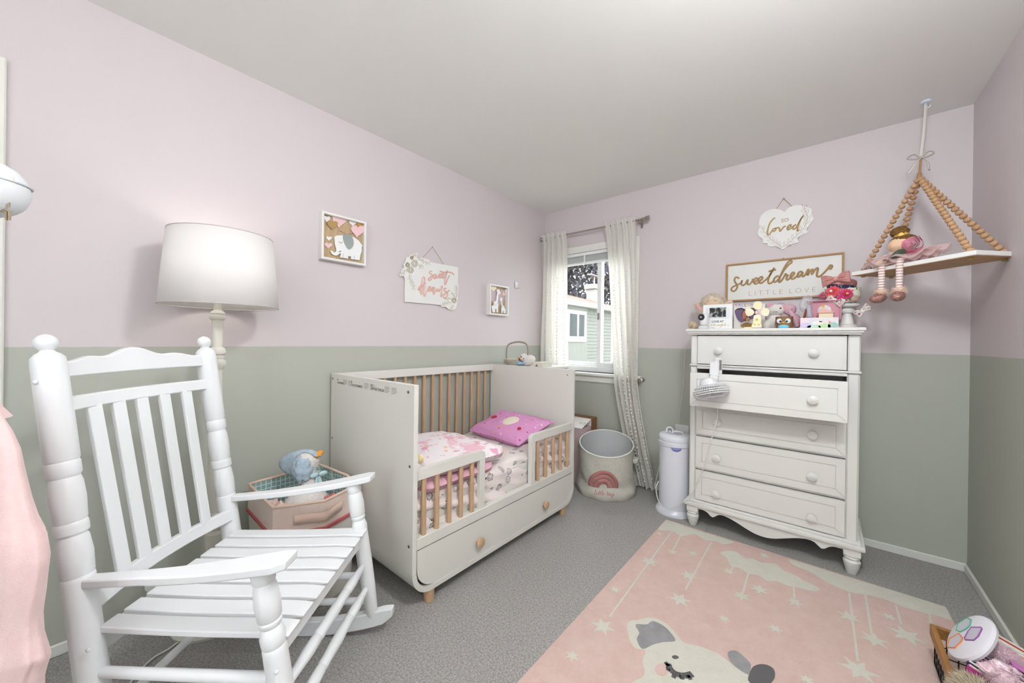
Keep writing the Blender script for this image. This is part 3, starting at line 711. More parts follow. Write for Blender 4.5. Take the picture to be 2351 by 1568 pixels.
# back rails (curved backwards a little)
def rail(zt, zb, hump, th=.02, bow=.035, off=0.0, nm='back_rail'):
    b = CB(); vs = []; fs = []; n = 28
    for i in range(n+1):
        s = -1+2*i/n; v = s*.238; a = abs(s)
        hp2 = hump*(math.cos(min(1, a/.5)*PI)*.5+.5)+hump*.35*(math.cos(min(1, abs(a-.55)/.3)*PI)*.5+.5)
        ub = -bow*(1-s*s)
        for du, z in ((0, zb), (0, zt+hp2), (-th, zt+hp2), (-th, zb)):
            vs.append((bpost(z)+ub+du+.012+off, v, z))
    for i in range(n):
        for k in range(4): fs.append((i*4+k, i*4+(k+1) % 4, i*4+4+(k+1) % 4, i*4+4+k))
    fs += [(0, 1, 2, 3), (n*4, n*4+1, n*4+2, n*4+3)]
    o = b.add(vs, fs).build(nm, m_chair, ch_, 40)
    md = o.modifiers.new('edge', 'BEVEL'); md.width = .004; md.segments = 2; md.limit_method = 'ANGLE'
rail(1.107, 1.066, .034, nm='crest_rail'); rail(1.014, .977, 0); rail(.512, .47, 0)
for k in range(5):
    v = -.15+.075*k; s = v/.238; ub = -.035*(1-s*s); b = CB(); vs = []
    for z in (.985, .505):
        for dv, du in ((-.019, .007), (.019, .007), (.019, -.005), (-.019, -.005)): vs.append((bpost(z)+ub+.004+du, v*(1 if z > .7 else .95)+dv, z))
    b.add(vs, [(0, 1, 2, 3), (4, 5, 6, 7), (0, 1, 5, 4), (1, 2, 6, 5), (2, 3, 7, 6), (3, 0, 4, 7)])
    o = b.build('back_slat', m_chair, ch_, 0)
    md = o.modifiers.new('edge', 'BEVEL'); md.width = .003; md.segments = 2
def stretch(u, z, r, ring=True):
    pr = [(0, .009), (.06, .011), (.22, r*1.1), (.30, r*1.05), (.31, r*.85), (.33, r*1.1), (.36, r), (.5, r*1.15), (.64, r), (.67, r*1.1), (.69, r*.85), (.70, r*1.05), (.78, r*1.1), (.94, .011), (1, .009)]
    CB().lathe((u, -.262, z), (u, .262, z), pr, 16).build('stretcher', m_chair, ch_)
stretch(.05, .285, .0155); stretch(.064, .195, .0155)
CB().tube([(-.42, -.25, .19), (-.42, .25, .19)], .0125, 12).build('stretcher', m_chair, ch_)
for v, u, zz in ((-.25, -.40, .31), (-.25, -.42, .4), (-.27, .05, .36), (-.25, bpost(1.06), 1.06)):
    r = .0315 if u < -.1 else .0275
    CB().lathe((u, v*1.0-r+.002, zz), (u, v-r-.003, zz), [(0, .0055), (.6, .005), (1, .002)], 10).build('screw_plug', m_chair, ch_)
# ---------------------------------------------------------------- floor lamp
lx, ly = .2, .082
lp = thing('floor_lamp', 'lit floor lamp with cream turned post and white drum shade', 'lamp', (lx, ly, 0))
m_lampw = mat('cream_painted_wood', 'dcdad0', .5)
pz = [(0, .135), (.012, .138), (.022, .13), (.03, .07), (.05, .045), (.1, .03), (.12, .036), (.13, .036), (.14, .025), (.3, .03), (.36, .033), (.375, .02), (.385, .034), (.395, .034), (.405, .021), (.425, .021), (.43, .036), (.445, .036), (.45, .03), (.7, .026), (1.04, .017), (1.052, .028), (1.066, .032), (1.078, .03), (1.086, .02), (1.09, .024), (1.096, .024), (1.1, .019), (1.106, .027), (1.118, .029), (1.13, .025), (1.135, .018), (1.24, .02), (1.247, .02), (1.252, .027), (1.262, .029), (1.27, .025), (1.275, .027), (1.282, .022), (1.29, .0135), (1.36, .0135)]
MB().lathe((lx, ly, 0), (lx, ly, 1.36), [(z/1.36, r) for z, r in pz], 24).build('post', m_lampw, lp)
sx, sy = lx+.014, ly+.012
MB().lathe((lx, ly, 1.36), (lx, ly, 1.41), [(0, .017), (.8, .017), (1, .012)], 12).build('socket', m_lampw, lp)
m_bulb = mat('lit_bulb', 'fff4e6', .4, emit=6)
MB().ell((lx, ly, 1.45), (.03, .03, .04)).build('bulb', m_bulb, lp)
def shm():
    m = mat('linen_shade', 'f4f1ee', .9, bump=.15, bs=700)
    n = m.node_tree; b = n.nodes['Principled BSDF']; tr_ = n.nodes.new('ShaderNodeBsdfTranslucent'); tr_.inputs[0].default_value = (.93, .87, .83, 1)
    mx = n.nodes.new('ShaderNodeMixShader'); mx.inputs[0].default_value = .07
    n.links.new(b.outputs[0], mx.inputs[1]); n.links.new(tr_.outputs[0], mx.inputs[2]); n.links.new(mx.outputs[0], n.nodes['Material Output'].inputs[0]); return m
zb, zt = 1.304, 1.598
MB().lathe((sx, sy, zb), (sx, sy, zt), [(0, .2), (1, .176)], 64, caps=False).build('shade', shm(), lp, 60, solid=.0014)
rg = mat('shade_rim', 'b9b2b0', .7)
for z, r in ((zb, .2), (zt, .176)): MB().tube([(sx+r*math.cos(k*2*PI/64), sy+r*math.sin(k*2*PI/64), z) for k in range(64)], .0018, 6, closed=True).build('shade_rim', rg, lp)
b = MB()
for k in range(3): a = k*2.094; b.tube([(lx, ly, 1.405), (sx+.176*math.cos(a), sy+.176*math.sin(a), 1.585)], .002, 6)
b.build('shade_spider', m_chrome, lp)
light('floor_lamp_bulb', 'POINT', (lx, ly, 1.47), 1.7, (1, .96, .92), size=.035)
cd_ = [at(x, y, 2, .006) for x, y in ((455, 1440), (420, 1465), (390, 1488), (355, 1508), (330, 1530), (312, 1550), (290, 1580))]
o = MB().tube(sm([V((.2, -.02, .006))]+cd_, 5), .0042, 6, .6).build('power_cord', mat('white_cord', 'e3e1d8', .5), base=(.4, -.1, 0)); tag(o, 'white power cord on the carpet under the rocking chair', 'cord')
# ---------------------------------------------------------------- fabric bin with goose
rim = [V(p) for p in ((.085, .225, .49), (.075, .55, .5), (.30, .598, .482), (.43, .572, .472), (.488, .405, .47), (.40, .232, .47))]
bn = thing('fabric_bin', 'six sided fabric bin with tan velvet band, blue lining and coral fringe', 'bin', (.28, .41, 0))
cen = sum(rim, V())/6
def ring(f, z=None, k=8):
    out = []
    for i in range(6):
        a, b_ = rim[i], rim[(i+1) % 6]
        for j in range(k):
            p = a.lerp(b_, j/k); q = V((lerp(cen.x, p.x, f), lerp(cen.y, p.y, f), p.z if z is None else z(p))); out.append(q)
    return out
def skin(r1, r2, b): 
    n = len(r1); b.add(r1+r2, [(i, (i+1) % n, n+(i+1) % n, n+i) for i in range(n)])
m_band = mat('tan_velvet', 'e6d2c6', .8, 'dcc5b8', 12, bump=.2, bs=300, sheen=.4)
m_canvas = mat('grey_canvas', 'd3d0c7', .9, bump=.3, bs=500)
zmid = lambda p: p.z-.115
R1, R2, R3 = ring(1), ring(1.0, zmid), ring(.9, lambda p: 0.004)
b = MB(); skin(R1, R2, b); b.build('velvet_band', m_band, bn, 60)
b = MB(); skin(ring(.995, zmid), R3, b); b.add(R3, [tuple(range(len(R3)))]); b.build('canvas_body', m_canvas, bn, 60)
m_lin = mat('blue_lining', '9fbab6', .9); n = m_lin.node_tree; vo = n.nodes.new('ShaderNodeTexVoronoi'); vo.feature = 'DISTANCE_TO_EDGE'; vo.inputs['Scale'].default_value = 48; vo.inputs['Randomness'].default_value = .15
tcn = n.nodes.new('ShaderNodeTexCoord'); n.links.new(tcn.outputs['Object'], vo.inputs['Vector']); rp = n.nodes.new('ShaderNodeValToRGB'); rp.color_ramp.elements[0].color = lin('cfdcd8')+(1,); rp.color_ramp.elements[1].color = lin('86a8a6')+(1,); rp.color_ramp.elements[1].position = .12; rp.color_ramp.elements[0].position = .06
n.links.new(vo.outputs[0], rp.inputs[0]); n.links.new(rp.outputs[0], n.nodes['Principled BSDF'].inputs['Base Color'])
b = MB(); RI = ring(.88, lambda p: .2); skin(ring(.975), RI, b); b.add(RI, [tuple(range(len(RI)))]); b.build('lining', m_lin, bn, 60)
MB().tube(ring(.988), .0065, 8, closed=True).build('piping', mat('tan_piping', 'd9bfae', .8), bn)
m_cor = mat('coral_fringe', 'c4686c', .9)
MB().tube(ring(1.008, zmid), .0045, 6, closed=True).build('fringe_tape', m_cor, bn)
b = MB()
rr_ = ring(1.012, lambda p: p.z-.124, 22)
for p in rr_: b.ell(p, (.0042, .0042, .006), nu=6, nv=4)
o = b.build('fringe_balls', m_cor, bn); o['kind'] = 'stuff'
# handle on the camera side
A, B = rim[4].lerp(rim[5], .62)-Z*.062, rim[4].lerp(rim[3], .52)-Z*.055
nrm = V((.85, -.2, 0)); pth = sm([A+nrm*.006, A.lerp(rim[4]-Z*.06, .5)+nrm*.011, rim[4]-Z*.064+nrm*.012, B.lerp(rim[4]-Z*.06, .4)+nrm*.012, B+nrm*.006], 6)
b = MB(); vs = []; fs = []
for i, p in enumerate(pth): vs += [p-Z*.02, p+Z*.02]
for i in range(len(pth)-1): fs.append((2*i, 2*i+1, 2*i+3, 2*i+2))
b.add(vs, fs).build('handle', mat('tan_strap', 'dcc0ae', .7, sheen=.3), bn, 60, solid=.003)
def crum(c, r, seed, amp=.25):
    rnd = random.Random(seed); ph = [rnd.uniform(0, 6) for _ in range(6)]; c = V(c); b = MB()
    def fn(u, v):
        th_, p_ = u*2*PI, (v-.5)*PI
        d = V((math.cos(p_)*math.cos(th_), math.cos(p_)*math.sin(th_), math.sin(p_)))
        f = 1+amp*(math.sin(5*d.x+ph[0]+3*d.y)*math.sin(4*d.y+ph[1])+.4*math.sin(11*d.z+ph[2]+6*d.x)+.25*math.sin(17*d.y+ph[3]+9*d.z))*.5
        return c+V((d.x*r[0], d.y*r[1], d.z*r[2]))*f
    return b.grid(fn, 40, 24)
# goose
gz = V((.27, .40, .30))
gs_ = thing('goose_plush', 'white plush goose in a pale blue bonnet sitting in the fabric bin', 'plush toy', gz)
MB().ell(gz+V((.03, 0, .09)), (.095, .1, .085), rough=.02).fuzz(gz+V((.03, 0, .09)), (.095, .1, .085), .008, 2500).build('body', m_plw, gs_)
MB().tube(sm([gz+V((.02, .02, .13)), gz+V((.01, .02, .19)), gz+V((0, .015, .25))], 4), [.045, .043, .04, .037, .035, .034, .034, .034, .035], 14).build('neck', m_plw, gs_)
hc = gz+V((0, .015, .295))
MB().ell(hc, (.05, .05, .05), rough=.02).fuzz(hc, .05, .006, 1200).build('head', m_plw, gs_)
MB().ell(hc+rt*.05+up*.03, (.026, .02, .015), Matrix.Rotation(1.0, 3, 'Z') @ Matrix.Rotation(-.5, 3, 'Y')).build('beak', mat('orange_felt', 'e79a34', .9), gs_)
m_bon = mat('pale_blue_felt', 'b3c3cf', 1, '9fb2c2', 50, bump=.6, bs=260)
# bonnet: crumpled cap on the near side of the head, flared brim around it
cdir = (CAM-hc).normalized(); rr0 = rt; uu0 = up
crum(hc+cdir*.03-rr0*.022-uu0*.038, (.045, .045, .062), 21, .28).build('bonnet', m_bon, gs_, 60)
b = MB()
def brim(u, v):
    a = lerp(-2.5, 1.0, u)
    q = rr0*(math.sin(a)*(.050+.004*v))+uu0*(math.cos(a)*(.046))
    fl = (.028+.03*max(0, -math.sin(a+.5)))*v
    return hc-rr0*.008-uu0*.008+q+rr0*(math.sin(a)*fl*1.3)+uu0*(math.cos(a)*fl*.5)+cdir*(.03-.022*v)
b.grid(brim, 36, 6); b.build('bonnet_brim', m_bon, gs_, 60, solid=.005)
b = MB(); c0 = gz+V((.04, .045, .235))
for s in (-1, 1): b.ell(c0+V((.012, .02*s, 0)), (.008, .02, .012), nu=10, nv=6); b.tube([c0, c0+V((.015, .012*s, -.05))], [.005, .008], 6, .4)
b.build('ribbon', mat('aqua_ribbon', 'b4d0d6', .5), gs_)
MB().ell(gz+V((.1, -.05, .14)), (.045, .03, .02), rough=.02).build('wing', m_plw, gs_)
pc_ = thing('pink_cloth', 'crumpled blush pink cloth in front of the goose in the bin', 'cloth', (.25, .3, .28))
crum((.32, .29, .385), (.075, .055, .06), 3, .35).build('cloth_bundle', mat('blush_cotton', 'e8c4bb', .9, bump=.2, bs=300), pc_, 60)
crum((.20, .285, .37), (.06, .045, .05), 8, .35).build('cloth_fold', MATS['blush_cotton'], pc_, 60)
tag(crum((.40, .47, .42), (.035, .035, .03), 5, .6).build('coral_ribbon', mat('coral_cloth', 'cf6f6f', .8), base=(.4, .47, .39)), 'small coral ribbon bunched inside the fabric bin', 'ribbon')
# ---------------------------------------------------------------- wall art, left wall
def zmap(x0, y0, s, ax, val): return lambda p: at(x0+p[0]/s, y0+p[1]/s, ax, val)
def poly(name, pts, zm, nrm, d, m, parent, off=0, smooth_k=0, closed=True):
    P = [zm(p) for p in pts]
    if smooth_k: P = sm(P, smooth_k, True)
    P = [p+V(nrm)*off for p in P]
    return MB().prism(P, nrm, d).build(name, m, parent, 30)
def hearts(zm, c, w, h, rot=0):
    out = []
    for hx_, hy in heart(22):
        x = hx_*w; y = -hy*h; out.append((c[0]+x*math.cos(rot)-y*math.sin(rot), c[1]+x*math.sin(rot)+y*math.cos(rot)))
    return out
m_hw = mat('white_card_art', 'eef0f0', .6); m_hp = mat('pink_card_art', 'ecc9cb', .6); m_hg2 = mat('gold_card_art', 'b3935a', .6); m_gr = mat('grey_card_art', '9aa3a0', .6); m_bk = mat('wood_backing', 'c6ae8b', .7, 'b99f78', 20, stretch=(4, 4, .5))
def frame(name, label, xw, y0, y1, z0, z1, dep, fr, bk_d):
    t = thing(name, label, 'picture', (0, (y0+y1)/2, z0))
    b = MB()
    b.bb((0, y0, z0), (dep, y0+fr, z1), .001).bb((0, y1-fr, z0), (dep, y1, z1), .001).bb((0, y0+fr, z0), (dep, y1-fr, z0+fr), .001).bb((0, y0+fr, z1-fr), (dep, y1-fr, z1), .001)
    b.build('frame', m_white, t, 0); MB().bb((0.002, y0+fr, z0+fr), (bk_d, y1-fr, z1-fr)).build('backing', m_bk, t, 0); return t
e0, e1 = at(739, 484, 0, .038), at(840, 607, 0, .038)
et = frame('elephant_picture', 'square shadow box picture of a grey eared elephant under hearts', 0, e0.y, e1.y, at(740, 592, 0, .038).z-.004, e0.z+.003, .04, .0125, .014)
zm = zmap(720, 470, 10.45, 0, .018)
for c, w_, h_, m, off in (((320, 350), 150, 165, m_hw, .0), ((615, 410), 340, 340, m_hp, .002), ((440, 500), 250, 240, m_hg2, .006), ((940, 445), 170, 160, m_hw, 0), ((1105, 480), 140, 140, mat('orange_card_art', 'cf9a4e', .6), .001), ((1040, 650), 310, 330, m_hp, .006), ((365, 815), 130, 120, m_hw, .001), ((350, 985), 180, 160, m_hp, .001)):
    poly('heart', hearts(zm, c, w_, h_, .1), zm, X, .005, m, et, off-.004)
poly('elephant', [(480, 780), (540, 745), (640, 740), (760, 740), (880, 760), (980, 800), (1070, 870), (1130, 950), (1170, 1000), (1140, 1000), (1140, 1120), (1105, 1210), (1090, 1335), (885, 1310), (885, 1245), (815, 1235), (810, 1300), (625, 1265), (640, 1160), (600, 1180), (540, 1225), (470, 1215), (410, 1165), (385, 1105), (420, 1105), (470, 1150), (530, 1130), (530, 1060), (500, 960), (490, 860)], zm, X, .005, m_hw, et, .003)
poly('ear', [(690, 740), (760, 710), (850, 730), (910, 790), (940, 890), (930, 990), (880, 1060), (820, 1075), (770, 1020), (720, 920), (690, 820)], zm, X, .003, m_gr, et, .008, 3)
for P in ([(590, 880), (620, 915), (660, 915), (685, 885)], [(620, 915), (615, 940)], [(640, 918), (645, 945)], [(600, 895), (585, 912)], [(670, 905), (685, 925)]): MB().tube([zm(p)+X*.0085 for p in sm([V((a, c, 0)) for a, c in P], 4)] if len(P) > 2 else [zm(p)+X*.0085 for p in P], .0009, 5).build('eyelash', m_gold, et)
for P in ([(695, 1175), (692, 1270)], [(965, 1225), (960, 1325)]): MB().tube([zm(p)+X*.0085 for p in P], .0007, 5).build('leg_line', m_gr, et)
for c1_, c2_ in (((610, 605), (770, 705)), ((925, 660), (815, 715))): MB().tube([zm(c1_)+X*.004, zm(c2_)+X*.004], [.006, .002], 6, .4).build('bow_tail', m_hp, et)
poly('mouth', [(565, 1135), (630, 1105), (655, 1120), (620, 1145)], zm, X, .001, m_gr, et, .008)
g0, g1 = at(1126, 651, 0, .045), at(1168, 722, 0, .045)
gt_ = frame('giraffe_picture', 'small white shadow box picture of two giraffes', 0, g0.y, at(1169, 660, 0, .045).y, at(1126, 722, 0, .045).z, g0.z, .045, .012, .012)
zm = zmap(1090, 620, 13.07, 0, .022)
poly('heart', hearts(zm, (700, 860), 560, 640, .08), zm, X, .002, mat('mauve_card', 'd3bcc4', .7), gt_, -.009)
for c, w_, h_, m in (((560, 570), 150, 200, mat('cream_card_art', 'f3ead2', .6)), ((870, 730), 110, 150, mat('peach_card_art', 'f2d9b8', .6)), ((940, 645), 90, 120, m_hw)): poly('heart', hearts(zm, c, w_, h_, .3), zm, X, .004, m, gt_, -.002)
def giraffe(ox, oy, k, flip):
    P = [(0, 0), (-30, -260), (30, -300), (40, -430), (110, -480), (130, -700), (150, -830), (120, -900), (135, -980), (165, -940), (200, -980), (210, -900), (235, -820), (240, -770), (180, -750), (170, -560), (160, -420), (170, -300), (165, 0), (120, 0), (115, -150), (80, -150), (75, 0)]
    return [(ox+(x if not flip else 170-x)*k, oy+y*k*.72) for x, y in P]
poly('giraffe', giraffe(520, 1270, 1.0, False), zm, X, .004, m_hw, gt_, .002); poly('giraffe', giraffe(780, 1300, .68, True), zm, X, .004, m_hw, gt_, .004)
b = MB()
for p in ((565, 990), (605, 1050), (655, 985), (655, 1030), (570, 1030), (715, 945), (700, 780), (690, 1000), (840, 1140), (805, 1100), (785, 1080), (815, 1040), (870, 1120)): b.lathe(zm(p)+X*.006, zm(p)+X*.0092, [(0, .0016), (1, .0016)], 8)
b.build('giraffe_spots', mat('brown_print', '8f8478', .7), gt_)
# hanging plaque: sweet dreams
pq = thing('sweet_dreams_plaque', 'white hanging plaque with raised pink script and carved roses', 'sign', at(992, 700, 0, 0))
m_plq = mat('white_plaque', 'e9eae7', .55); m_eng = mat('gold_engraving', 'a99c6e', .6); m_pinks = mat('rose_gold_script', 'e2b3a8', .45)
zm = zmap(900, 550, 8.71, 0, .006)
poly('board', [(250, 780), (245, 1245), (975, 1310), (970, 1335), (1000, 1355), (1070, 1345), (1110, 1390), (1170, 1410), (1240, 1400), (1280, 1350), (1290, 1270), (1300, 1190), (1325, 1060), (1330, 930), (1310, 900), (1310, 555), (745, 450), (740, 415), (650, 380), (580, 360), (500, 390), (480, 350), (510, 270), (450, 265), (370, 300), (330, 350), (270, 365), (265, 440), (215, 500), (235, 560), (180, 600), (170, 660), (135, 705), (160, 740), (220, 725)], zm, X, .006, m_plq, pq)
def stroke(name, zm, nrm, paths, r, m, parent, off=.0, k=5, flat=.6):
    b = MB()
    for P in paths: b.tube([zm((q.x, q.y))+V(nrm)*off for q in sm([V((a, c, 0)) for a, c in P], k)], r, 6, flat, ref=nrm)
    return b.build(name, m, parent, 60)
stroke('sweet_script', zm, X, [[(785, 638), (745, 640), (732, 668), (765, 690), (795, 715), (785, 765), (755, 812), (722, 815), (715, 790), (750, 755), (810, 715), (825, 700), (818, 760), (840, 785), (860, 735), (862, 690), (868, 755), (895, 760), (920, 715)], [(925, 740), (965, 710), (962, 685), (938, 690), (925, 730), (940, 765), (975, 750), (1025, 705), (1026, 680), (1000, 685), (985, 730), (1000, 768), (1040, 752), (1075, 680), (1088, 618)], [(1080, 640), (1060, 740), (1050, 800), (1040, 870), (1045, 900), (1065, 880), (1100, 790), (1135, 722)], [(950, 620), (975, 645), (1060, 655), (1140, 655), (1205, 680), (1225, 708)]], .0048, m_pinks, pq, .008)
stroke('dreams_script', zm, X, [[(610, 915), (555, 930), (512, 985), (530, 1002), (570, 965), (620, 880), (645, 800), (630, 758), (600, 765), (580, 850), (562, 960), (560, 1060), (572, 1092), (590, 1020), (615, 930), (650, 880), (662, 870)], [(650, 930), (640, 960), (620, 1050), (625, 1120), (645, 1125), (665, 1060), (690, 1010), (750, 980), (748, 942), (718, 955), (702, 1005), (722, 1032), (770, 1000), (790, 960)], [(822, 955), (785, 975), (782, 1028), (815, 1005), (835, 955), (818, 1040), (820, 1095), (845, 1060), (880, 990), (890, 1035), (915, 990), (925, 1035), (955, 985), (990, 930), (985, 1000), (960, 1110), (972, 1138), (1000, 1080)], [(1070, 975), (1030, 985), (1040, 1030), (1090, 1065), (1095, 1120), (1050, 1172), (1012, 1155), (1020, 1115), (1080, 1060), (1135, 1015)]], .0048, m_pinks, pq, .008)
def rose(c, r):
    return [[(c[0]+r*(1-.85*t/40)*math.cos(t*.62+i*3), c[1]+r*1.12*(1-.85*t/40)*math.sin(t*.62+i*3)) for t in range(0, 40, 2)] for i in range(2)]
def leaf(p, a, L):
    d = (math.cos(a), math.sin(a)); n_ = (-d[1], d[0]); w_ = L*.2
    return [[p, (p[0]+d[0]*L*.5+n_[0]*w_, p[1]+d[1]*L*.5+n_[1]*w_), (p[0]+d[0]*L, p[1]+d[1]*L), (p[0]+d[0]*L*.5-n_[0]*w_, p[1]+d[1]*L*.5-n_[1]*w_), p]]
eng = rose((440, 480), 75)+rose((360, 610), 70)+rose((385, 365), 38)+rose((300, 510), 50); eng2 = rose((1230, 1220), 55)
def spray(P, n, L, s=1):
    out = [P]; m_ = len(P)-1
    for i in range(n):
        t = (i+.5)/n*m_; k = min(int(t), m_-1); f = t-k; p = (lerp(P[k][0], P[k+1][0], f), lerp(P[k][1], P[k+1][1], f)); a = math.atan2(P[k+1][1]-P[k][1], P[k+1][0]-P[k][0])
        out += leaf(p, a+(.75 if i % 2 else -.75), L)
    out += leaf(P[-1], math.atan2(P[-1][1]-P[-2][1], P[-1][0]-P[-2][0]), L); return out
eng += spray([(500, 410), (570, 400), (640, 450), (700, 480)], 7, 62)+spray([(520, 510), (560, 540)], 3, 70)+spray([(330, 690), (350, 790), (390, 870), (420, 950)], 8, 66)+spray([(300, 580), (240, 640), (200, 680)], 4, 62)+spray([(400, 370), (440, 310)], 4, 60); eng2 += spray([(1270, 1180), (1285, 1050), (1280, 960)], 9, 60)+spray([(1180, 1250), (1080, 1270), (1020, 1290)], 7, 55)+spray([(1220, 1290), (1180, 1370)], 4, 50)+spray([(1200, 1180), (1130, 1180), (1090, 1190)], 4, 45)+spray([(1240, 1150), (1200, 1080)], 3, 40)
for e_ in (eng, eng2): stroke('rose_engraving', zm, X, e_, .0007, m_eng, pq, .0062, 2, 1)
stroke('hanging_cord', zm, X, [[(595, 375), (700, 265), (805, 152)], [(805, 152), (920, 320), (1025, 495)]], .0013, mat('jute_cord', 'a5845c', .9), pq, .003, 2, 1)
p = zm((805, 150)); tag(MB().lathe(p-X*.01, p+X*.008, [(0, .0012), (.8, .0012), (.81, .004), (1, .003)], 10).build('nail', m_chrome, base=p), 'tiny wall nail holding the rose plaque', 'nail')
hk = at(1187, 655, 0, .012); tk = thing('wall_hook', 'small white adhesive wall hook near the corner', 'hook', hk)
MB().box(V((.007, hk.y, hk.z+.0)), (.014, .03, .058), .004).build('plate', m_plastic, tk, 30)
MB().tube(sm([(.014, hk.y, hk.z+.02), (.017, hk.y, hk.z-.02), (.03, hk.y+.012, hk.z-.03), (.042, hk.y+.02, hk.z-.024), (.046, hk.y+.022, hk.z-.012)], 5), .0022, 6).build('wire_hook', m_chrome, tk)
# ---------------------------------------------------------------- signs on the window wall
NB = -Y
hs_ = thing('heart_plaque', 'white heart plaque reading so loved with gold leaf sprays', 'sign', at(1800, 570, 1, D))
zm = zmap(1690, 440, 6.03, 1, D-.002)
poly('board', sm([V((a, c, 0)) for a, c in ((675, 284), (705, 245), (770, 205), (850, 190), (950, 202), (1025, 235), (1050, 255), (1045, 310), (1075, 380), (1050, 420), (1010, 470), (975, 535), (1000, 560), (950, 590), (880, 615), (850, 660), (870, 700), (800, 722), (730, 745), (690, 775), (648, 803), (600, 780), (560, 760), (490, 765), (435, 748), (440, 720), (375, 712), (370, 660), (315, 620), (300, 560), (325, 500), (318, 430), (345, 340), (420, 270), (520, 242), (600, 250), (650, 272))], 3, True), lambda p: zm((p.x, p.y)) if hasattr(p, 'x') else zm(p), NB, .007, m_plq, hs_)
zm = zmap(1690, 440, 6.03, 1, D-.0105)
stroke('loved_script', zm, NB, [[(540, 360), (500, 392), (462, 450), (437, 540), (440, 595), (465, 585), (500, 535), (515, 512), (505, 540), (525, 548), (548, 525), (545, 505), (530, 512), (585, 498), (600, 515), (608, 550), (640, 512), (668, 482), (690, 480)], [(700, 512), (755, 482), (757, 458), (730, 468), (707, 505), (720, 528), (765, 505), (800, 470)], [(832, 455), (800, 475), (786, 510), (805, 520), (838, 487), (880, 410), (920, 345), (928, 338), (900, 375), (868, 450), (850, 505), (852, 545), (872, 528)]], .0042, m_gold, hs_, 0)
textmesh('so_print', 'SO', .032, zm((622, 425)), X, Z, m_gold, hs_, .0008, xs=1.0)
sp_ = spray([(645, 772), (560, 715), (460, 640), (370, 520)], 12, 66)+spray([(645, 772), (750, 690), (860, 590), (960, 470), (990, 340), (945, 240)], 18, 74)
stroke('leaf_engraving', zm, NB, sp_, .0009, mat('bronze_engraving', 'a5845f', .6), hs_, -.002, 2, 1)
stroke('hanging_cord', zm, NB, [[(552, 242), (605, 165), (657, 90)], [(657, 90), (720, 150), (778, 208)]], .0013, MATS['jute_cord'], hs_, -.004, 2, 1)
p = zm((660, 95)); tag(MB().lathe(p+Y*.012, p-Y*.004, [(0, .0012), (.7, .0012), (.72, .0045), (1, .003)], 10).build('nail', mat('brass', 'b48a4a', .3, metal=1), base=p), 'brass nail above the heart plaque', 'nail')
sg = thing('sweet_dreams_sign', 'long framed white sign reading sweetdreams little love', 'sign', at(1800, 690, 1, D))
x0, x1, z0, z1 = 1.594, 2.222, 1.474, 1.739; fr = .011
m_oak = mat('oak_frame', 'b48d5f', .6, 'a37d50', 20, stretch=(.6, 6, 6))
MB().bb((x0+fr, D-.012, z0+fr), (x1-fr, D-.001, z1-fr)).build('panel', mat('white_sign', 'e8e8e4', .6), sg, 0)
for a, c in (((x0, z1-fr), (x1, z1)), ((x0, z0), (x1, z0+fr)), ((x0, z0+fr), (x0+fr, z1-fr)), ((x1-fr, z0+fr), (x1, z1-fr))): MB().bb((a[0], D-.022, a[1]), (c[0], D-.001, c[1]), .001).build('frame_strip', m_oak, sg, 0)
zm = zmap(1560, 560, 5.1109, 1, D-.0135)
stroke('sweetdreams_script', zm, NB, [
    [(700, 408), (675, 390), (650, 402), (648, 438), (668, 470), (678, 508), (655, 545), (625, 556), (608, 535), (622, 508), (665, 486), (715, 462), (736, 432)],
    [(736, 425), (726, 468), (745, 486), (775, 465), (802, 420), (797, 468), (818, 476), (848, 446), (868, 415), (852, 425)],
    [(855, 440), (880, 448), (912, 425), (912, 402), (890, 404), (872, 432), (878, 462), (900, 468), (930, 448), (968, 412), (970, 388), (948, 390), (930, 418), (936, 450), (958, 460), (1000, 432), (1045, 388), (1080, 335), (1112, 278)],
    [(1100, 300), (1060, 370), (1040, 430), (1050, 464), (1080, 455), (1110, 425)], [(1046, 326), (1085, 310), (1132, 300)],
    [(1175, 385), (1145, 378), (1110, 410), (1108, 445), (1135, 440), (1175, 395), (1225, 310), (1280, 245), (1312, 222), (1315, 203), (1292, 200), (1250, 245), (1205, 330), (1172, 410), (1168, 446), (1190, 438), (1228, 385), (1246, 350), (1256, 368), (1272, 366), (1256, 400), (1264, 422), (1295, 402), (1338, 365), (1344, 338), (1325, 336), (1305, 368), (1310, 402), (1335, 410), (1375, 380), (1400, 350)],
    [(1438, 325), (1412, 326), (1388, 355), (1393, 386), (1418, 372), (1446, 330), (1438, 366), (1452, 382), (1480, 355), (1510, 298), (1515, 322), (1502, 368), (1525, 335), (1558, 298), (1564, 315), (1552, 358), (1585, 312), (1615, 282), (1624, 300), (1612, 355), (1620, 382), (1650, 378), (1690, 345), (1740, 290), (1768, 252), (1790, 258), (1780, 285), (1760, 300)]], .0057, mat('tan_script', 'a68659', .55), sg, 0, 5, .5)
for wd_txt, pa, pb in (('LITTLE', 805, 1200), ('LOVE', 1280, 1585)):
    xa, xb = zm((pa, 560)).x, zm((pb, 545)).x
    s_ = textmesh('little_love_print', wd_txt, .046, V((xa, D-.0125, 1.5085)), X, Z, mat('tan_print', 'a3937c', .6), sg, .0004, bold=-.0012, space=1.45)
    o0 = min(v.co.x for v in s_.data.vertices); k = (xb-xa)/(max(v.co.x for v in s_.data.vertices)-o0)
    for v in s_.data.vertices: v.co.x = o0+(v.co.x-o0)*k
MB().lathe((1.922, D, z1+.004), (1.922, D-.006, z1+.004), [(0, .004), (1, .003)], 8).build('hanger', m_black, sg)
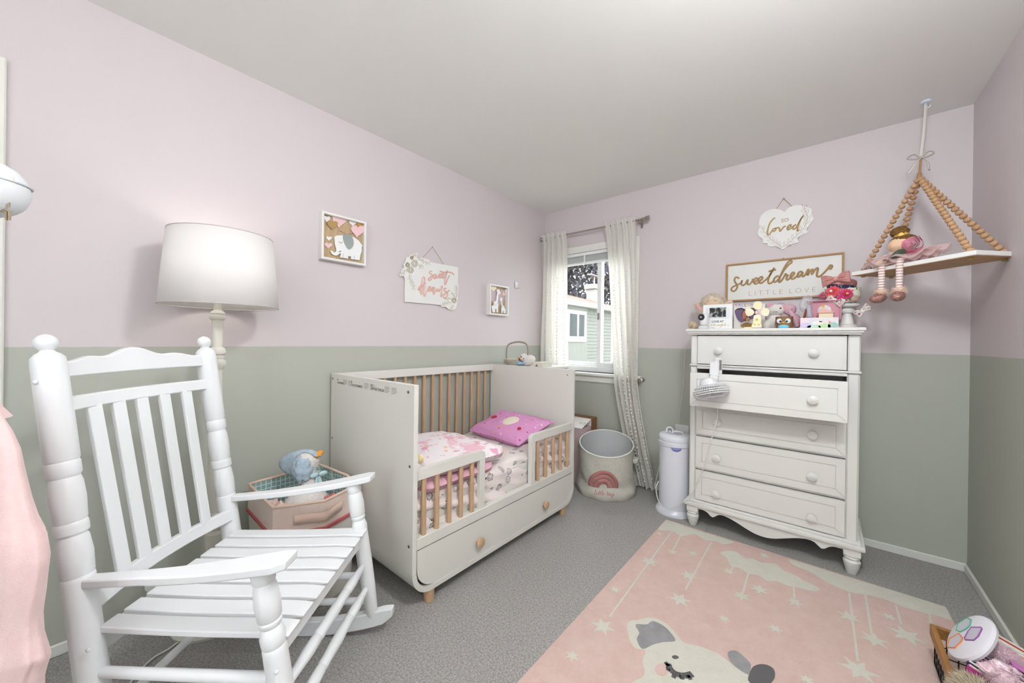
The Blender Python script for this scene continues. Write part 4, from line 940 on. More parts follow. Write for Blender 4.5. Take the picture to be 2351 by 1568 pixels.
# ---------------------------------------------------------------- cloth toy basket
bc = V((.82, 2.43, 0)); tb_ = thing('toy_basket', 'grey canvas storage basket with pink rainbow and little toys lettering', 'basket', bc)
m_can = mat('oatmeal_canvas', 'cfccc2', .95, 'c4c0b5', 90, bump=.4, bs=600)
cd2 = V((CAM.x-bc.x, CAM.y-bc.y, 0)).normalized()
def bsk(u, v, r0=.212, inset=0):
    a = u*2*PI; d = V((math.cos(a), math.sin(a), 0)); f = d.dot(cd2)
    top = .375-.055*f
    z = v*top
    rr = r0*(1.02-.05*v)+(.014*math.exp(-((v-.12)/.1)**2))+.008*math.sin(a*4+v*5)*(1-v)*v*3-inset
    rr -= .014*math.exp(-((v-.3)/.12)**2)*max(0, f)
    rr += .004*math.sin(a*9+v*16)*(1-v)
    return bc+d*rr+Z*max(.003, z+.006*math.sin(a*5)*v*(1-v)*4)
MB().grid(lambda u, v: bsk(u, v), 80, 30).build('outer_cloth', m_can, tb_, 60)
MB().grid(lambda u, v: bsk(u, .06+.94*v, .205, .002), 60, 20).build('inner_cloth', mat('grey_lining', 'c9cacb', .95, bump=.2, bs=400), tb_, 60)
MB().lathe(bc+Z*.004, bc+Z*.02, [(0, .205), (1, .203)], 40).build('bottom', m_can, tb_)
MB().tube([bsk(k/80, 1)+Z*.001 for k in range(80)], .0055, 8, closed=True).build('rim_piping', mat('white_piping', 'e9e8e4', .8), tb_)
a0 = math.atan2(cd2.y, cd2.x)
def onb(da, z, off=.003):
    u = ((a0+da)/(2*PI)) % 1; a = u*2*PI; f = math.cos(a-a0); top = .375-.055*f; p = bsk(u, z/top); d = V((math.cos(a), math.sin(a), 0)); return p+d*off
m_rb = mat('dusty_rose_felt', 'b97a76', .95, bump=.5, bs=400)
for r1, r2 in ((.058, .03), (.087, .063), (.119, .092)):
    b = MB(); vs = []; fs = []; n_ = 26
    for i in range(n_+1):
        t_ = PI*i/n_
        for r_ in (r1, r2): vs.append(onb((math.cos(t_)*r_-.018)/.21, .092+math.sin(t_)*r_*1.08))
    for i in range(n_): fs.append((2*i, 2*i+1, 2*i+3, 2*i+2))
    b.add(vs, fs).build('rainbow_arc', m_rb, tb_, 60, solid=.002)
def wr(paths, s, ox, oz): return [[((x*s+ox)/.21, y*s+oz) for x, y in P] for P in paths]
lt = [[(0, .2), (.5, 1.6), (.2, 1.9), (.1, .3), (.6, 0), (1, .7), (1.1, .1), (1.5, .4)], [(1.05, 1.1), (1.08, 1.15)], [(1.5, .4), (2.0, 1.6), (1.8, .1), (2.3, .4)], [(1.6, 1.0), (2.3, 1.1)], [(2.3, .4), (2.8, 1.6), (2.6, .1), (3.1, .4)], [(2.4, 1.0), (3.1, 1.1)], [(3.1, .4), (3.6, 1.8), (3.3, 1.8), (3.3, .2), (3.7, .2), (4.2, .8), (3.9, .9), (3.8, .2), (4.4, .3)],
      [(5.4, .3), (5.8, 1.6), (5.6, .1), (6.0, .3)], [(5.4, 1.0), (6.1, 1.1)], [(6.3, .9), (6.0, .4), (6.3, .05), (6.6, .5), (6.3, .9), (6.9, .7)], [(6.9, .8), (7.0, .1), (7.4, .2), (7.6, .8), (7.4, -.7), (7.0, -.7), (7.8, .2)], [(8.4, .8), (8.1, .8), (8.4, .3), (8.1, .05), (7.9, .2)]]
b = MB()
for P in wr(lt, .0158, -.074, .046): b.tube([onb(q.x, q.y, .002) for q in sm([V((x, y, 0)) for x, y in P], 4)], .0016, 5)
b.build('little_toys_lettering', mat('rose_thread', 'b97c80', .8), tb_)
for sgn in (1,):
    a = a0+1.45; pth = [onb(1.33, .26, .004), onb(1.33, .262, .026), onb(1.4, .275, .035), onb(1.52, .275, .035), onb(1.6, .262, .026), onb(1.6, .26, .004)]
    MB().tube(sm(pth, 4), .008, 8, 2.2, ref=(0, 0, 1)).build('handle', m_can, tb_, 60)
# ---------------------------------------------------------------- diaper pail
pp = V((1.345, 2.415, 0)); pa = thing('diaper_pail', 'tall white cylindrical diaper pail with ring lid', 'pail', pp)
m_pail = mat('cool_white_steel', 'e4e6ee', .3)
MB().lathe(pp, pp+Z*.04, [(0, .121), (.3, .123), (.6, .118), (.9, .106), (1, .103)], 40).build('foot_ring', m_pail, pa)
MB().lathe(pp+Z*.035, pp+Z*.47, [(0, .1), (1, .1)], 40).build('body', m_pail, pa)
MB().lathe(pp+Z*.465, pp+Z*.548, [(0, .1), (.05, .107), (.35, .108), (.4, .105), (.45, .107), (.7, .107), (.88, .1), (.97, .088), (1, .07)], 40).build('lid', m_pail, pa)
MB().lathe(pp+Z*.5475, pp+Z*.5495, [(0, .06), (1, .06)], 30).build('lid_recess', mat('grey_plastic', 'b9bbc2', .4), pa)
MB().tube([pp+V((.045*math.cos(k*PI/8)+.012, .03*math.sin(k*PI/8), .552)) for k in range(-1, 10)], .007, 8).build('lid_bar', m_pail, pa)
MB().tube([pp+V((-.03+.022*math.cos(k*2*PI/20), -.02, .563+.022*math.sin(k*2*PI/20))) for k in range(20)], .0055, 8, closed=True).build('pull_ring', m_pail, pa)
dirp = V((CAM.x-pp.x, CAM.y-pp.y, 0)).normalized(); ap = math.atan2(dirp.y, dirp.x)
b = MB(); vs = []; fs = []
for i in range(13):
    a = ap+lerp(-.25, .42, i/12); dp = .022*math.sin(i/12*PI)**.5; vs += [pp+V((.1013*math.cos(a), .1013*math.sin(a), .466)), pp+V((.1013*math.cos(a), .1013*math.sin(a), .464-dp))]
for i in range(12): fs.append((2*i, 2*i+1, 2*i+3, 2*i+2))
b.add(vs, fs).build('bag_peek', mat('violet_bag', '8b8cd0', .4), pa, 60, solid=.001)
# ---------------------------------------------------------------- dresser
DX0, DX1, DY, DB = 1.472, 2.278, 2.29, 2.69
dz = thing('dresser', 'tall white five drawer dresser with turned feet and one drawer pulled open', 'dresser', ((DX0+DX1)/2, 2.48, 0))
m_dr = mat('dresser_white', 'e6e5e1', .42, bump=.02, bs=60)
MB().bb((1.449, 2.25, 1.25), (2.296, 2.705, 1.268), .005, 2).bb((1.456, 2.258, 1.24), (2.289, 2.705, 1.25), .002).bb((1.462, 2.266, 1.231), (2.283, 2.7, 1.24), .002).build('top', m_dr, dz, 30)
for x0, x1 in ((DX0, 1.509), (2.229, DX1)):
    MB().bb((x0, DY, 1.04), (x1, DB, 1.231), .006).build('case_side', m_dr, dz, 30)
    MB().bb((x0-.002, DY+.002, .16), (x1, DB, 1.03), .008).build('side_post', m_dr, dz, 30)
MB().bb((1.466, 2.282, 1.03), (2.284, 2.7, 1.042), .0055, 2).bb((1.509, 2.287, 1.013), (2.229, 2.31, 1.031), .003).build('waist_moulding', m_dr, dz, 30)
MB().bb((1.5, DB-.012, .15), (2.24, DB, 1.23)).build('back_panel', m_dr, dz, 0)
for z in (.163, .368, .584, .792): MB().bb((1.505, DY+.012, z), (2.234, DB-.012, z+.012)).build('drawer_rail', m_dr, dz, 0)
MB().bb((1.505, DY+.03, 1.028), (2.234, DB-.012, 1.034)).build('dust_panel', mat('raw_wood', '6b4a35', .8), dz, 0)
# base moulding and apron
MB().bb((1.447, 2.262, .132), (2.306, 2.7, .158), .007, 2).bb((1.46, 2.274, .157), (2.291, 2.7, .172), .006, 2).build('base_moulding', m_dr, dz, 30)
def apr(s):   # s 0..1 along the front
    a = abs(s-.5)*2
    return .132-.012-(.058*(.5+.5*math.cos(min(1, a/.62)*PI)))-.03*math.exp(-((a-.76)/.07)**2)
xs_ = [lerp(1.53, 2.222, i/48) for i in range(49)]
pts = [(x, 2.276, apr(i/48)) for i, x in enumerate(xs_)]+[(2.222, 2.276, .134), (1.53, 2.276, .134)]
MB().prism(pts, Y, .018).build('apron', m_dr, dz, 20)
MB().bb((2.27, 2.36, .07), (2.288, 2.64, .134)).bb((1.462, 2.36, .07), (1.48, 2.64, .134)).build('side_apron', m_dr, dz, 0)
for x in (1.496, 2.256):
    for y in (2.3, 2.655):
        MB().bb((x-.034, y-.026, .094), (x+.034, y+.034, .134), .003).build('foot_block', m_dr, dz, 30)
        MB().lathe((x, y, 0), (x, y, .096), [(0, .019), (.1, .024), (.55, .034), (.68, .036), (.74, .032), (.78, .0275), (.83, .032), (.88, .034), (.93, .03), (1, .033)], 24).build('foot', m_dr, dz)
def knob(x, y, z, parent): MB().lathe((x, y, z), (x, y-.03, z), [(0, .011), (.35, .009), (.5, .018), (.65, .0225), (.8, .0222), (.85, .018), (.88, .0175), (.9, .013), (.93, .012), (.96, .0075), (1, .003)], 20).build('knob', m_dr, parent)
def drawer(z0, z1, yf, framed, kz):
    x0, x1 = 1.512, 2.226
    d = MB().bb((x0, yf, z0), (x1, yf+.02, z1), .002).build('drawer', m_dr, dz, 0)
    if framed:
        i = .036; ft = .006; q = [(x0, z0), (x1, z0), (x1, z1), (x0, z1)]; r_ = [(x0+i, z0+i), (x1-i, z0+i), (x1-i, z1-i), (x0+i, z1-i)]
        for k in range(4):
            a, b_, c, e = q[k], q[(k+1) % 4], r_[(k+1) % 4], r_[k]
            g = .0007; cx, cz = [sum(p_[j] for p_ in (a, b_, c, e))/4 for j in (0, 1)]
            if k % 2 == 0: P = [(a[0]+g, a[1]), (b_[0]-g, b_[1]), (c[0]-g, c[1]), (e[0]+g, e[1])]
            else: s = 1 if k == 1 else -1; P = [(a[0], a[1]+s*g), (b_[0], b_[1]-s*g), (c[0], c[1]-s*g), (e[0], e[1]+s*g)]
            MB().prism([(x, yf, z) for x, z in P], -Y, ft).build('frame_strip', m_dr, d, 0)
        yk = yf; MB().bb((x0+i+.002, yf-.0035, z0+i+.002), (x1-i-.002, yf+.002, z1-i-.002), .0012).build('inset_panel', m_dr, d, 0); yk -= .003
    else: yk = yf
    MB().bb((x0+.02, yf+.02, z0+.012), (x0+.032, yf+.36, z1-.03)).bb((x1-.032, yf+.02, z0+.012), (x1-.02, yf+.36, z1-.03)).bb((x0+.032, yf+.02, z0+.012), (x1-.032, yf+.36, z0+.02)).bb((x0+.032, yf+.35, z0+.012), (x1-.032, yf+.36, z1-.03)).build('drawer_box', MATS['raw_wood'], d, 0)
    for x in (1.634, 2.094): knob(x, yk, kz, d)
drawer(1.046, 1.226, DY-.002, False, 1.133)
drawer(.797, .998, 2.135, True, .897)
drawer(.597, .789, DY-.002, True, .69); drawer(.384, .58, DY-.002, True, .467); drawer(.178, .364, DY-.002, True, .243)
# ---------------------------------------------------------------- clip fan on the open drawer
fc = V((1.622, 2.075, .905)); fn_ = thing('clip_fan', 'small white clip-on fan hanging from the open dresser drawer', 'fan', (1.64, 2.12, .99))
MB().box((1.645, 2.122, 1.028), (.05, .012, .085), .005, Matrix.Rotation(math.radians(-8), 3, 'X')).box((1.658, 2.160, 1.035), (.04, .01, .11), .004).tube([(1.64, 2.122, 1.06), (1.655, 2.16, 1.07)], .007, 8).build('clamp', m_plastic, fn_, 30)
MB().box((1.67, 2.159, 1.05), (.012, .016, .06), .002).build('clamp_spring', m_chrome, fn_, 30)
ax_ = V((.3, -.2, -1)).normalized(); hub = fc+V((0, 0, .055))
MB().lathe((1.628, 2.108, .972), (1.668, 2.108, .968), [(0, .02), (.2, .024), (.8, .024), (1, .018)], 18).build('tilt_joint', m_plastic, fn_)
MB().lathe(hub-ax_*.012, hub+ax_*.045, [(0, .03), (.1, .04), (.5, .048), (.9, .05), (1, .046)], 24).build('motor_housing', m_plastic, fn_)
px_, py_ = basis(ax_); cg = MB(); rr = .092
cc = hub+ax_*.048
for ring_r, dd in ((rr, .012), (rr*1.02, .024), (rr, .036), (rr*.62, -.018), (rr*.88, -.006), (rr*.62, .052)): cg.tube([cc+ax_*dd+px_*(ring_r*math.cos(k*PI/20))+py_*(ring_r*math.sin(k*PI/20)) for k in range(40)], .0028, 6, closed=True)
for k in range(44):
    a = k*2*PI/44; d = px_*math.cos(a)+py_*math.sin(a)
    cg.tube([cc+d*.04+ax_*-.022, cc+d*.07+ax_*-.012, cc+d*rr+ax_*.012, cc+d*rr+ax_*.034, cc+d*.06+ax_*.052, cc+d*.022+ax_*.055], .0013, 4)
cg.build('cage', m_plastic, fn_, 60)
for k in range(5):
    a = k*2*PI/5; d = px_*math.cos(a)+py_*math.sin(a); e = px_*math.cos(a+.7)+py_*math.sin(a+.7)
    MB().prism([cc+d*.012+ax_*.014, cc+d*.08+ax_*.012, cc+e*.08+ax_*.024, cc+e*.014+ax_*.022], ax_, .0015).build('blade', mat('grey_blade', 'c5c7ca', .4), fn_, 0)
MB().lathe(cc+ax_*.046, cc+ax_*.058, [(0, .024), (.7, .024), (1, .016)], 18).build('cage_badge', m_plastic, fn_)
m_cord = mat('white_cable', 'e6e6e2', .5)
pts_ = [(1646, 915), (1648, 950), (1640, 985), (1630, 1020), (1620, 1060), (1606, 1095), (1590, 1130), (1572, 1150)]
P3 = [V((1.655, 2.11, .905))]+[at(x, y, 1, 2.19+.01*i) for i, (x, y) in enumerate(pts_[1:])]+[at(1555, 1160, 1, 2.27), at(1530, 1170, 1, 2.28), at(1512, 1150, 1, 2.29), at(1506, 1120, 1, 2.32), at(1512, 1105, 1, 2.36), V((1.18, 2.5, .1)), V((1.17, 2.69, .3))]
o = MB().tube(sm(P3, 6), .0028, 6).build('fan_cord', m_cord, base=(1.5, 2.25, .4)); tag(o, 'thin white cord drooping from the clip fan past the pail', 'cord')
P4 = [at(x, y, 1, D-.006) for x, y in ((1576, 775), (1573, 810), (1571, 850), (1567, 900), (1561, 940), (1558, 975), (1555, 1000), (1560, 1040))]
o = MB().tube(sm(P4, 6), .0018, 6).build('monitor_cord', m_cord, base=P4[-1]); tag(o, 'thin white cord running down the wall left of the dresser', 'cord')
tag(MB().bb((1.26, D-.012, .43), (1.36, D, .55), .003).build('wall_outlet', m_plastic, smooth=0, base=(1.31, D, .43)), 'white wall outlet behind the diaper pail', 'outlet')
# ---------------------------------------------------------------- things on the dresser
TZ = 1.268
def px(x, y, yy): return at(x, y, 1, yy)
# lamb plush
y = 2.56; c = px(1637, 696, y)
lm = thing('lamb_plush', 'cream fluffy lamb plush with pink lined ears behind the photo frame', 'plush toy', (c.x, y, TZ))
m_fur = mat('cream_fur', 'ece0cf', 1, bump=.6, bs=300); m_face = mat('peach_plush', 'e3c8ae', 1, bump=.4, bs=300)
MB().ell((c.x, y, TZ+.08), (.075, .06, .082), rough=.02).fuzz((c.x, y, TZ+.08), (.075, .06, .08), .012, 1500).build('body', m_fur, lm)
MB().ell((c.x, y-.01, c.z), (.072, .06, .055), rough=.02).fuzz((c.x, y-.005, c.z+.01), (.074, .06, .055), .014, 3500).build('head', m_fur, lm)
MB().ell((c.x+.006, y-.05, c.z-.006), (.05, .024, .036)).build('face', m_face, lm)
for s in (-1, 1):
    R = Matrix.Rotation(math.radians(38*s), 3, 'Y'); q = V((c.x+s*.083, y-.01, c.z-.03))
    e_ = MB().ell(q, (.024, .014, .05), R).fuzz(q, (.024, .014, .05), .008, 900, R=R).build('ear', m_fur, lm)
    MB().ell(q+V((0, -.011, 0)), (.013, .007, .036), R).build('ear_lining', mat('pink_satin', 'e7b0ad', .6), e_)
for s in (-1, 1): MB().tube([(c.x+.006+s*.022+k*.004, y-.075, c.z+.012-.003*abs(k)+.0) for k in (-2, -1, 0, 1, 2)], .0011, 5).build('sleepy_eye', mat('tan_thread', '9a8068', .8), lm)
# photo frame
ff = thing('photo_frame', 'white photo frame with ultrasound picture reading love at first sight', 'picture frame', (1.6, 2.4, TZ))
fy = 2.40; a, b_ = px(1613, 752, fy), px(1682, 697, fy)
MB().bb((a.x, fy, TZ), (b_.x, fy+.014, b_.z), .003).build('frame', mat('frame_white', 'f0f1f2', .5), ff, 30)
i0, i1 = px(1620, 732, fy), px(1675, 705, fy)
MB().bb((i0.x, fy-.0015, i0.z), (i1.x, fy+.002, i1.z), .004).build('mat_recess', mat('mat_white', 'e4e6e9', .6), ff, 30)
u0_, u1_ = px(1629, 728.5, fy), px(1667, 705.5, fy)
m_us = mat('ultrasound_print', '16181b', .5, 'c9cbce', 42, contrast=(.5, .68))
MB().bb((u0_.x, fy-.0025, u0_.z), (u1_.x, fy-.001, u1_.z)).build('ultrasound', m_us, ff, 0)
textmesh('love_at_print', 'LOVE AT', .0175, px(1634, 740.5, fy-.0006), X, Z, mat('slate_ink', '48525e', .7), ff, .0003, bold=.0004)
zm = zmap(1580, 640, 10.686, 1, fy-.0008)
stroke('first_sight_print', zm, NB, [[(560, 1140), (575, 1110), (565, 1150), (590, 1150), (610, 1115), (640, 1120), (615, 1150), (650, 1148), (665, 1100), (655, 1150), (690, 1145)], [(735, 1118), (715, 1128), (735, 1145), (715, 1156), (745, 1150), (765, 1122), (762, 1150), (785, 1140)], [(810, 1122), (790, 1130), (800, 1150), (815, 1125), (810, 1170), (785, 1195), (815, 1160), (840, 1100), (835, 1150), (860, 1122), (865, 1148), (895, 1140), (910, 1085), (905, 1148), (925, 1145)], [(890, 1115), (930, 1110)], [(965, 1125), (980, 1150), (1005, 1118)]], .0009, mat('gold_ink', 'c9a24e', .5), ff, .0, 4, .4)
# baby monitor camera
cm = px(1614, 734, 2.33); mc = thing('baby_monitor', 'small white baby monitor camera with black round lens on the dresser', 'camera', (cm.x, 2.34, TZ))
R = Matrix.Rotation(math.radians(-22), 3, 'Z')
MB().box((cm.x+.003, 2.345, TZ+.012), (.05, .05, .024), .008, R, 2).build('base', m_plastic, mc, 40)
MB().box((cm.x+.005, 2.345, TZ+.062), (.046, .05, .08), .018, R, 3).build('housing', m_plastic, mc, 40)
ln = V((cm.x, 2.345, TZ+.078)); dd = V((-.35, -.94, 0)).normalized()
f_ = ln+dd*.026
l1 = MB().lathe(f_-dd*.006, f_+dd*.003, [(0, .0205), (.8, .0205), (1, .018)], 24).build('lens_ring', m_black, mc)
MB().lathe(f_+dd*.0025, f_+dd*.0042, [(0, .0085), (1, .008)], 16).build('lens', mat('lens_grey', '9a9aa0', .2), l1)
MB().tube(sm([(cm.x+.03, 2.33, TZ+.004), (cm.x+.05, 2.30, TZ+.008), (cm.x+.075, 2.3, TZ+.004), (cm.x+.06, 2.32, TZ+.012), (cm.x+.035, 2.31, TZ+.008)], 5), .002, 6).build('cable', m_cord, mc)
# tan fabric flower
c = px(1591, 742, 2.36); o = MB()
for k in range(7): a = k*.9; o.ell((c.x+.016*math.cos(a), 2.36+.013*math.sin(a), TZ+.022+.008*(k % 3)), (.015, .013, .017), nu=10, nv=6)
tag(o.build('fabric_flower', mat('tan_cloth', 'cbb79b', .9, 'b8a184', 40), base=(c.x, 2.36, TZ)), 'tan crumpled fabric flower at the dresser corner', 'flower')
# heart window gift box
vb = thing('gift_box', 'tall printed gift box with a heart window and a doll inside', 'box', (1.77, 2.5, TZ))
gy = 2.49; a, b_ = px(1684, 752, gy), px(1757, 697, gy)
m_gb = spots('valentine_card', 'ebe6e2', ['4e6fb5', '7ab07a', 'c85a86', 'c9b14a', '5c9bb0'], 58, .13, .6)
MB().bb((a.x, gy, TZ), (b_.x, gy+.1, b_.z), .001).build('carton', m_gb, vb, 0)
zm = zmap(1580, 640, 10.686, 1, gy)
for ch__, xx, col in zip('VALENT', (1145, 1220, 1305, 1372, 1450, 1530), ('cf7f9a', '7a93c2', '5fb0b6', 'c76a95', 'b9c97f', '6f8fc9')):
    textmesh('valent_letter', ch__, .026, zm((xx, 685))+V((0, -.0006, 0)), X, Z, mat('ink_'+col, col, .6), vb, .0003, bold=.0006)
hw = poly('heart_window', hearts(zm, (1430, 900), 560, 420), zm, NB, .0012, mat('dark_window', '3b2330', .3), vb)
for pts, col, nm in (([(1150, 800), (1200, 980), (1300, 1075), (1400, 1090), (1330, 960), (1310, 850), (1350, 770), (1250, 760)], '6f5a7d', 'doll_shawl'), ([(1330, 860), (1400, 770), (1480, 820), (1430, 930), (1360, 1030)], 'b0705c', 'doll_sleeve'), ([(1410, 1010), (1430, 960), (1480, 945), (1520, 985), (1500, 1040), (1440, 1050)], 'd09a72', 'doll_face'), ([(1520, 930), (1590, 880), (1620, 940), (1560, 1000)], '7d6590', 'doll_dress'), ([(1300, 1105), (1420, 1060), (1570, 1090), (1550, 1190), (1310, 1190)], 'a8814a', 'cradle')):
    poly(nm, pts, zm, NB, .004, mat('print_'+col, col, .6), hw, .0012, 2)
poly('fur_trim', [(1290, 1105), (1340, 1060), (1430, 1040), (1520, 1060), (1580, 1090), (1560, 1105), (1430, 1070), (1310, 1118)], zm, NB, .004, m_plw, hw, .005)
# yellow cross
cy_ = 2.37; zm = zmap(1580, 640, 10.686, 1, cy_)
xk = thing('ceramic_cross', 'pastel yellow ceramic cross with rounded arms and pink flower centre', 'cross', (1.79, cy_, TZ))
m_cr = mat('yellow_glaze', 'f0e8b8', .3, 'f3ead6', 30)
for pts in ([(1610, 600), (1715, 550), (1825, 600), (1800, 720), (1770, 760), (1660, 760), (1630, 720)], [(1405, 820), (1450, 740), (1540, 730), (1620, 800), (1600, 880), (1470, 925)], [(2000, 820), (1970, 740), (1880, 715), (1800, 790), (1810, 880), (1940, 920)], [(1620, 900), (1790, 900), (1790, 1090), (1805, 1190), (1560, 1190), (1600, 1080)]):
    poly('arm', pts, zm, NB, .012, m_cr, xk, 0, 2)
c = zm((1700, 830)); MB().lathe(c-Y*.008, c-Y*.016, [(0, .0125), (.7, .0125), (1, .009)], 20).build('centre', mat('blush_glaze', 'f1dfe0', .3, 'e7c6c9', 90), xk)
for k in range(8): a = k*PI/4; MB().ell(c-Y*.0165+V((.008*math.cos(a), 0, .008*math.sin(a))), (.0022, .001, .0022), nu=6, nv=4).build('flower_dot', mat('rose_glaze', 'd99a9e', .4), xk)
for p_, r in (((1690, 1000), .0075), ((1640, 1120), .006), ((1740, 1130), .006)): q = zm(p_); MB().ell(q-Y*.013, (r, .003, r), nu=12, nv=6).build('raised_flower', mat('gold_glaze', 'e5c66a', .4), xk)
MB().bb((1.755, cy_, TZ), (1.82, cy_+.03, TZ+.012), .002).build('easel_foot', m_cr, xk, 0)
# white bunny plush
y = 2.47; c = px(1783, 712, y)
bn_ = thing('white_bunny_plush', 'white plush animal with a winking eye and pink ear behind the cross', 'plush toy', (c.x, y, TZ))
MB().ell((c.x-.005, y, TZ+.048), (.042, .034, .05), rough=.02).build('body', m_plw, bn_); MB().ell((c.x-.045, y-.01, TZ+.03), (.024, .022, .03), rough=.02).build('paw', m_plw, bn_)
MB().ell((c.x, y-.005, c.z), (.046, .036, .036), rough=.015).build('head', m_plw, bn_)
MB().ell((c.x-.03, y-.02, c.z+.028), (.012, .007, .012)).build('ear', mat('pink_plush', 'dd9bb4', 1), bn_)
MB().ell((c.x+.022, y-.037, c.z+.008), (.0055, .003, .004), nu=8, nv=6).build('eye', m_black, bn_)
MB().tube([(c.x-.014+k*.006, y-.04, c.z-.012-(.0028 if k in (1, 3) else 0)) for k in range(5)], .0009, 5).build('mouth', m_black, bn_)
MB().tube(sm([(c.x+.0, y, c.z+.035), (c.x+.02, y, c.z+.042), (c.x+.042, y, c.z+.034)], 4), .0018, 6).build('cord', mat('violet_cord', '8f84b8', .6), bn_)
# pink elephant plush
c = px(1812, 716, y)
ep = thing('pink_elephant_plush', 'mauve pink plush elephant leaning behind the owl cup', 'plush toy', (c.x, y, TZ))
m_mv = mat('mauve_plush', 'd2a9b8', 1, bump=.5, bs=300)
MB().ell((c.x+.02, y+.01, TZ+.045), (.04, .035, .048)).build('body', m_mv, ep); MB().ell((c.x+.002, y-.01, c.z+.012), (.033, .03, .034)).build('head', m_mv, ep)
MB().tube(sm([(c.x+.005, y-.03, c.z), (c.x+.022, y-.035, c.z-.03), (c.x+.034, y-.034, c.z-.062), (c.x+.04, y-.03, TZ+.015)], 4), .0125, 10).build('trunk', m_mv, ep)
MB().ell((c.x-.026, y-.018, c.z+.022), (.016, .008, .02), Matrix.Rotation(.5, 3, 'Y')).build('ear', mat('coral_plush', 'dc9c98', 1), ep)
MB().ell((c.x+.014, y-.037, c.z+.012), .0028, nu=8, nv=6).build('eye', m_black, ep)
# owl cup
yo = 2.34; a, b_ = px(1779, 752, yo), px(1820, 725, yo); oc = V(((a.x+b_.x)/2, yo+.035, TZ))
ow = thing('owl_cup', 'brown owl faced cup with big white eyes and blue belly', 'cup', oc)
rw = (b_.x-a.x)/2*1.02
MB().lathe(oc, oc+Z*(b_.z-TZ-.002), [(0, rw*.86), (.06, rw*.93), (.35, rw), (1, rw), (1, rw*.92), (.1, rw*.85)], 32).build('body', mat('owl_brown', '8a6440', .5), ow)
def onc(dx, dz_, r_=rw): return V((oc.x+dx, oc.y-math.sqrt(max(1e-6, r_*r_-dx*dx)), TZ+dz_))
for s in (-1, 1):
    e_ = onc(s*rw*.46, .044); MB().ell(e_, (rw*.33, .006, .0145), nu=18, nv=8).build('eye', mat('eye_white', 'dfe8ee', .4), ow)
    MB().ell(e_+V((-s*.004, -.005, -.003)), (.0055, .003, .0062), nu=12, nv=6).build('pupil', m_black, ow)
MB().lathe(onc(0, .034)-Y*.0, onc(0, .030)-Y*.009, [(0, .0075), (1, .001)], 4).build('beak', mat('owl_yellow', 'f0b32c', .5), ow)
MB().ell(onc(0, .010), (rw*.62, .006, .013), nu=18, nv=8).build('belly', mat('owl_blue', '6cc0d6', .5), ow)
# pink keepsake box
ky = 2.335; a, b_ = px(1837, 752, ky), px(1912, 728, ky)
kb = thing('keepsake_box', 'open pink keepsake box with pastel landscape print', 'box', ((a.x+b_.x)/2, 2.4, TZ))
m_pb = mat('pink_box', 'cf8fa0', .5)
x0, x1 = a.x, px(1925, 740, ky+.02).x; zt_ = b_.z-.001; dp = .11
MB().bb((x0, ky, TZ), (x1, ky+.004, zt_)).bb((x0, ky+dp, TZ), (x1, ky+dp+.004, zt_)).bb((x0, ky, TZ), (x0+.004, ky+dp, zt_)).bb((x1-.004, ky, TZ), (x1, ky+dp, zt_)).bb((x0, ky, TZ), (x1, ky+dp, TZ+.004)).build('tray', m_pb, kb, 0)
m_pas = mat('pastel_print', 'c9dfe6', .5, 'f0d9dd', 26)
fp = MB().bb((x0, ky-.001, TZ), (x1, ky-.0002, zt_)).build('front_print', m_pas, kb, 0)
for (cx_, cz_, rx, rz, col) in ((.02, .012, .028, .02, 'cfc6e6'), (.06, .006, .03, .013, 'b9dcc2'), (.105, .01, .026, .016, 'c4dfae'), (.14, .012, .022, .02, '9fc3ba'), (.075, .03, .025, .009, 'f4e6ea'), (.09, .036, .008, .004, 'f1d27c'), (.125, .032, .006, .006, 'e79a86')):
    q = V((x0+cx_, ky-.001, TZ+cz_)); MB().lathe(q, q-Y*.0006, [(0, 1), (1, 1)], 18)
    P = [q+V((rx*math.cos(k*PI/9), 0, rz*math.sin(k*PI/9))) for k in range(18)]; P = [V((min(max(v.x, x0+.001), x1-.001), v.y, min(max(v.z, TZ+.001), zt_-.001))) for v in P]
    MB().prism(P, NB, .0004).build('print_patch', mat('pastel_'+col, col, .6), fp, 0)
l0, l1_ = px(1853, 728, ky+dp), px(1932, 688, ky+dp)
b = MB().bb((l0.x, ky+dp+.004, TZ+.05), (l1_.x, ky+dp+.008, l1_.z)); t_ = .004
b.bb((l0.x, ky+dp-.018, l1_.z-t_), (l1_.x, ky+dp+.004, l1_.z)).bb((l1_.x-t_, ky+dp-.018, TZ+.05), (l1_.x, ky+dp+.004, l1_.z)).bb((l0.x, ky+dp-.018, TZ+.05), (l0.x+t_, ky+dp+.004, l1_.z))
ld = b.build('lid', m_pb, kb, 0)
c = px(1893, 712, ky+dp); MB().lathe(V((c.x, ky+dp+.004, c.z)), V((c.x, ky+dp+.002, c.z)), [(0, .029), (1, .028)], 28).build('mirror', mat('box_mirror', 'dfe3e4', .5), ld)
tb2 = thing('toy_house', 'small wooden toy house with pink roof inside the keepsake box', 'toy', (px(1897, 728, 2.40).x, 2.40, TZ+.005))
c = px(1897, 722, 2.40)
MB().bb((c.x-.033, 2.385, TZ+.005), (c.x+.03, 2.42, c.z+.008), .002).build('walls', mat('cream_block', 'efe2bf', .5), tb2, 0)
MB().prism([(c.x-.04, 2.38, c.z+.008), (c.x+.036, 2.38, c.z+.008), (c.x-.012, 2.38, c.z+.036)], Y, .045).build('roof', mat('peach_roof', 'e9b1a8', .5), tb2, 0)
MB().lathe((c.x-.014, 2.379, c.z+.045), (c.x-.014, 2.386, c.z+.045), [(0, .007), (1, .007)], 14).build('sun_disc', m_yel, tb2)
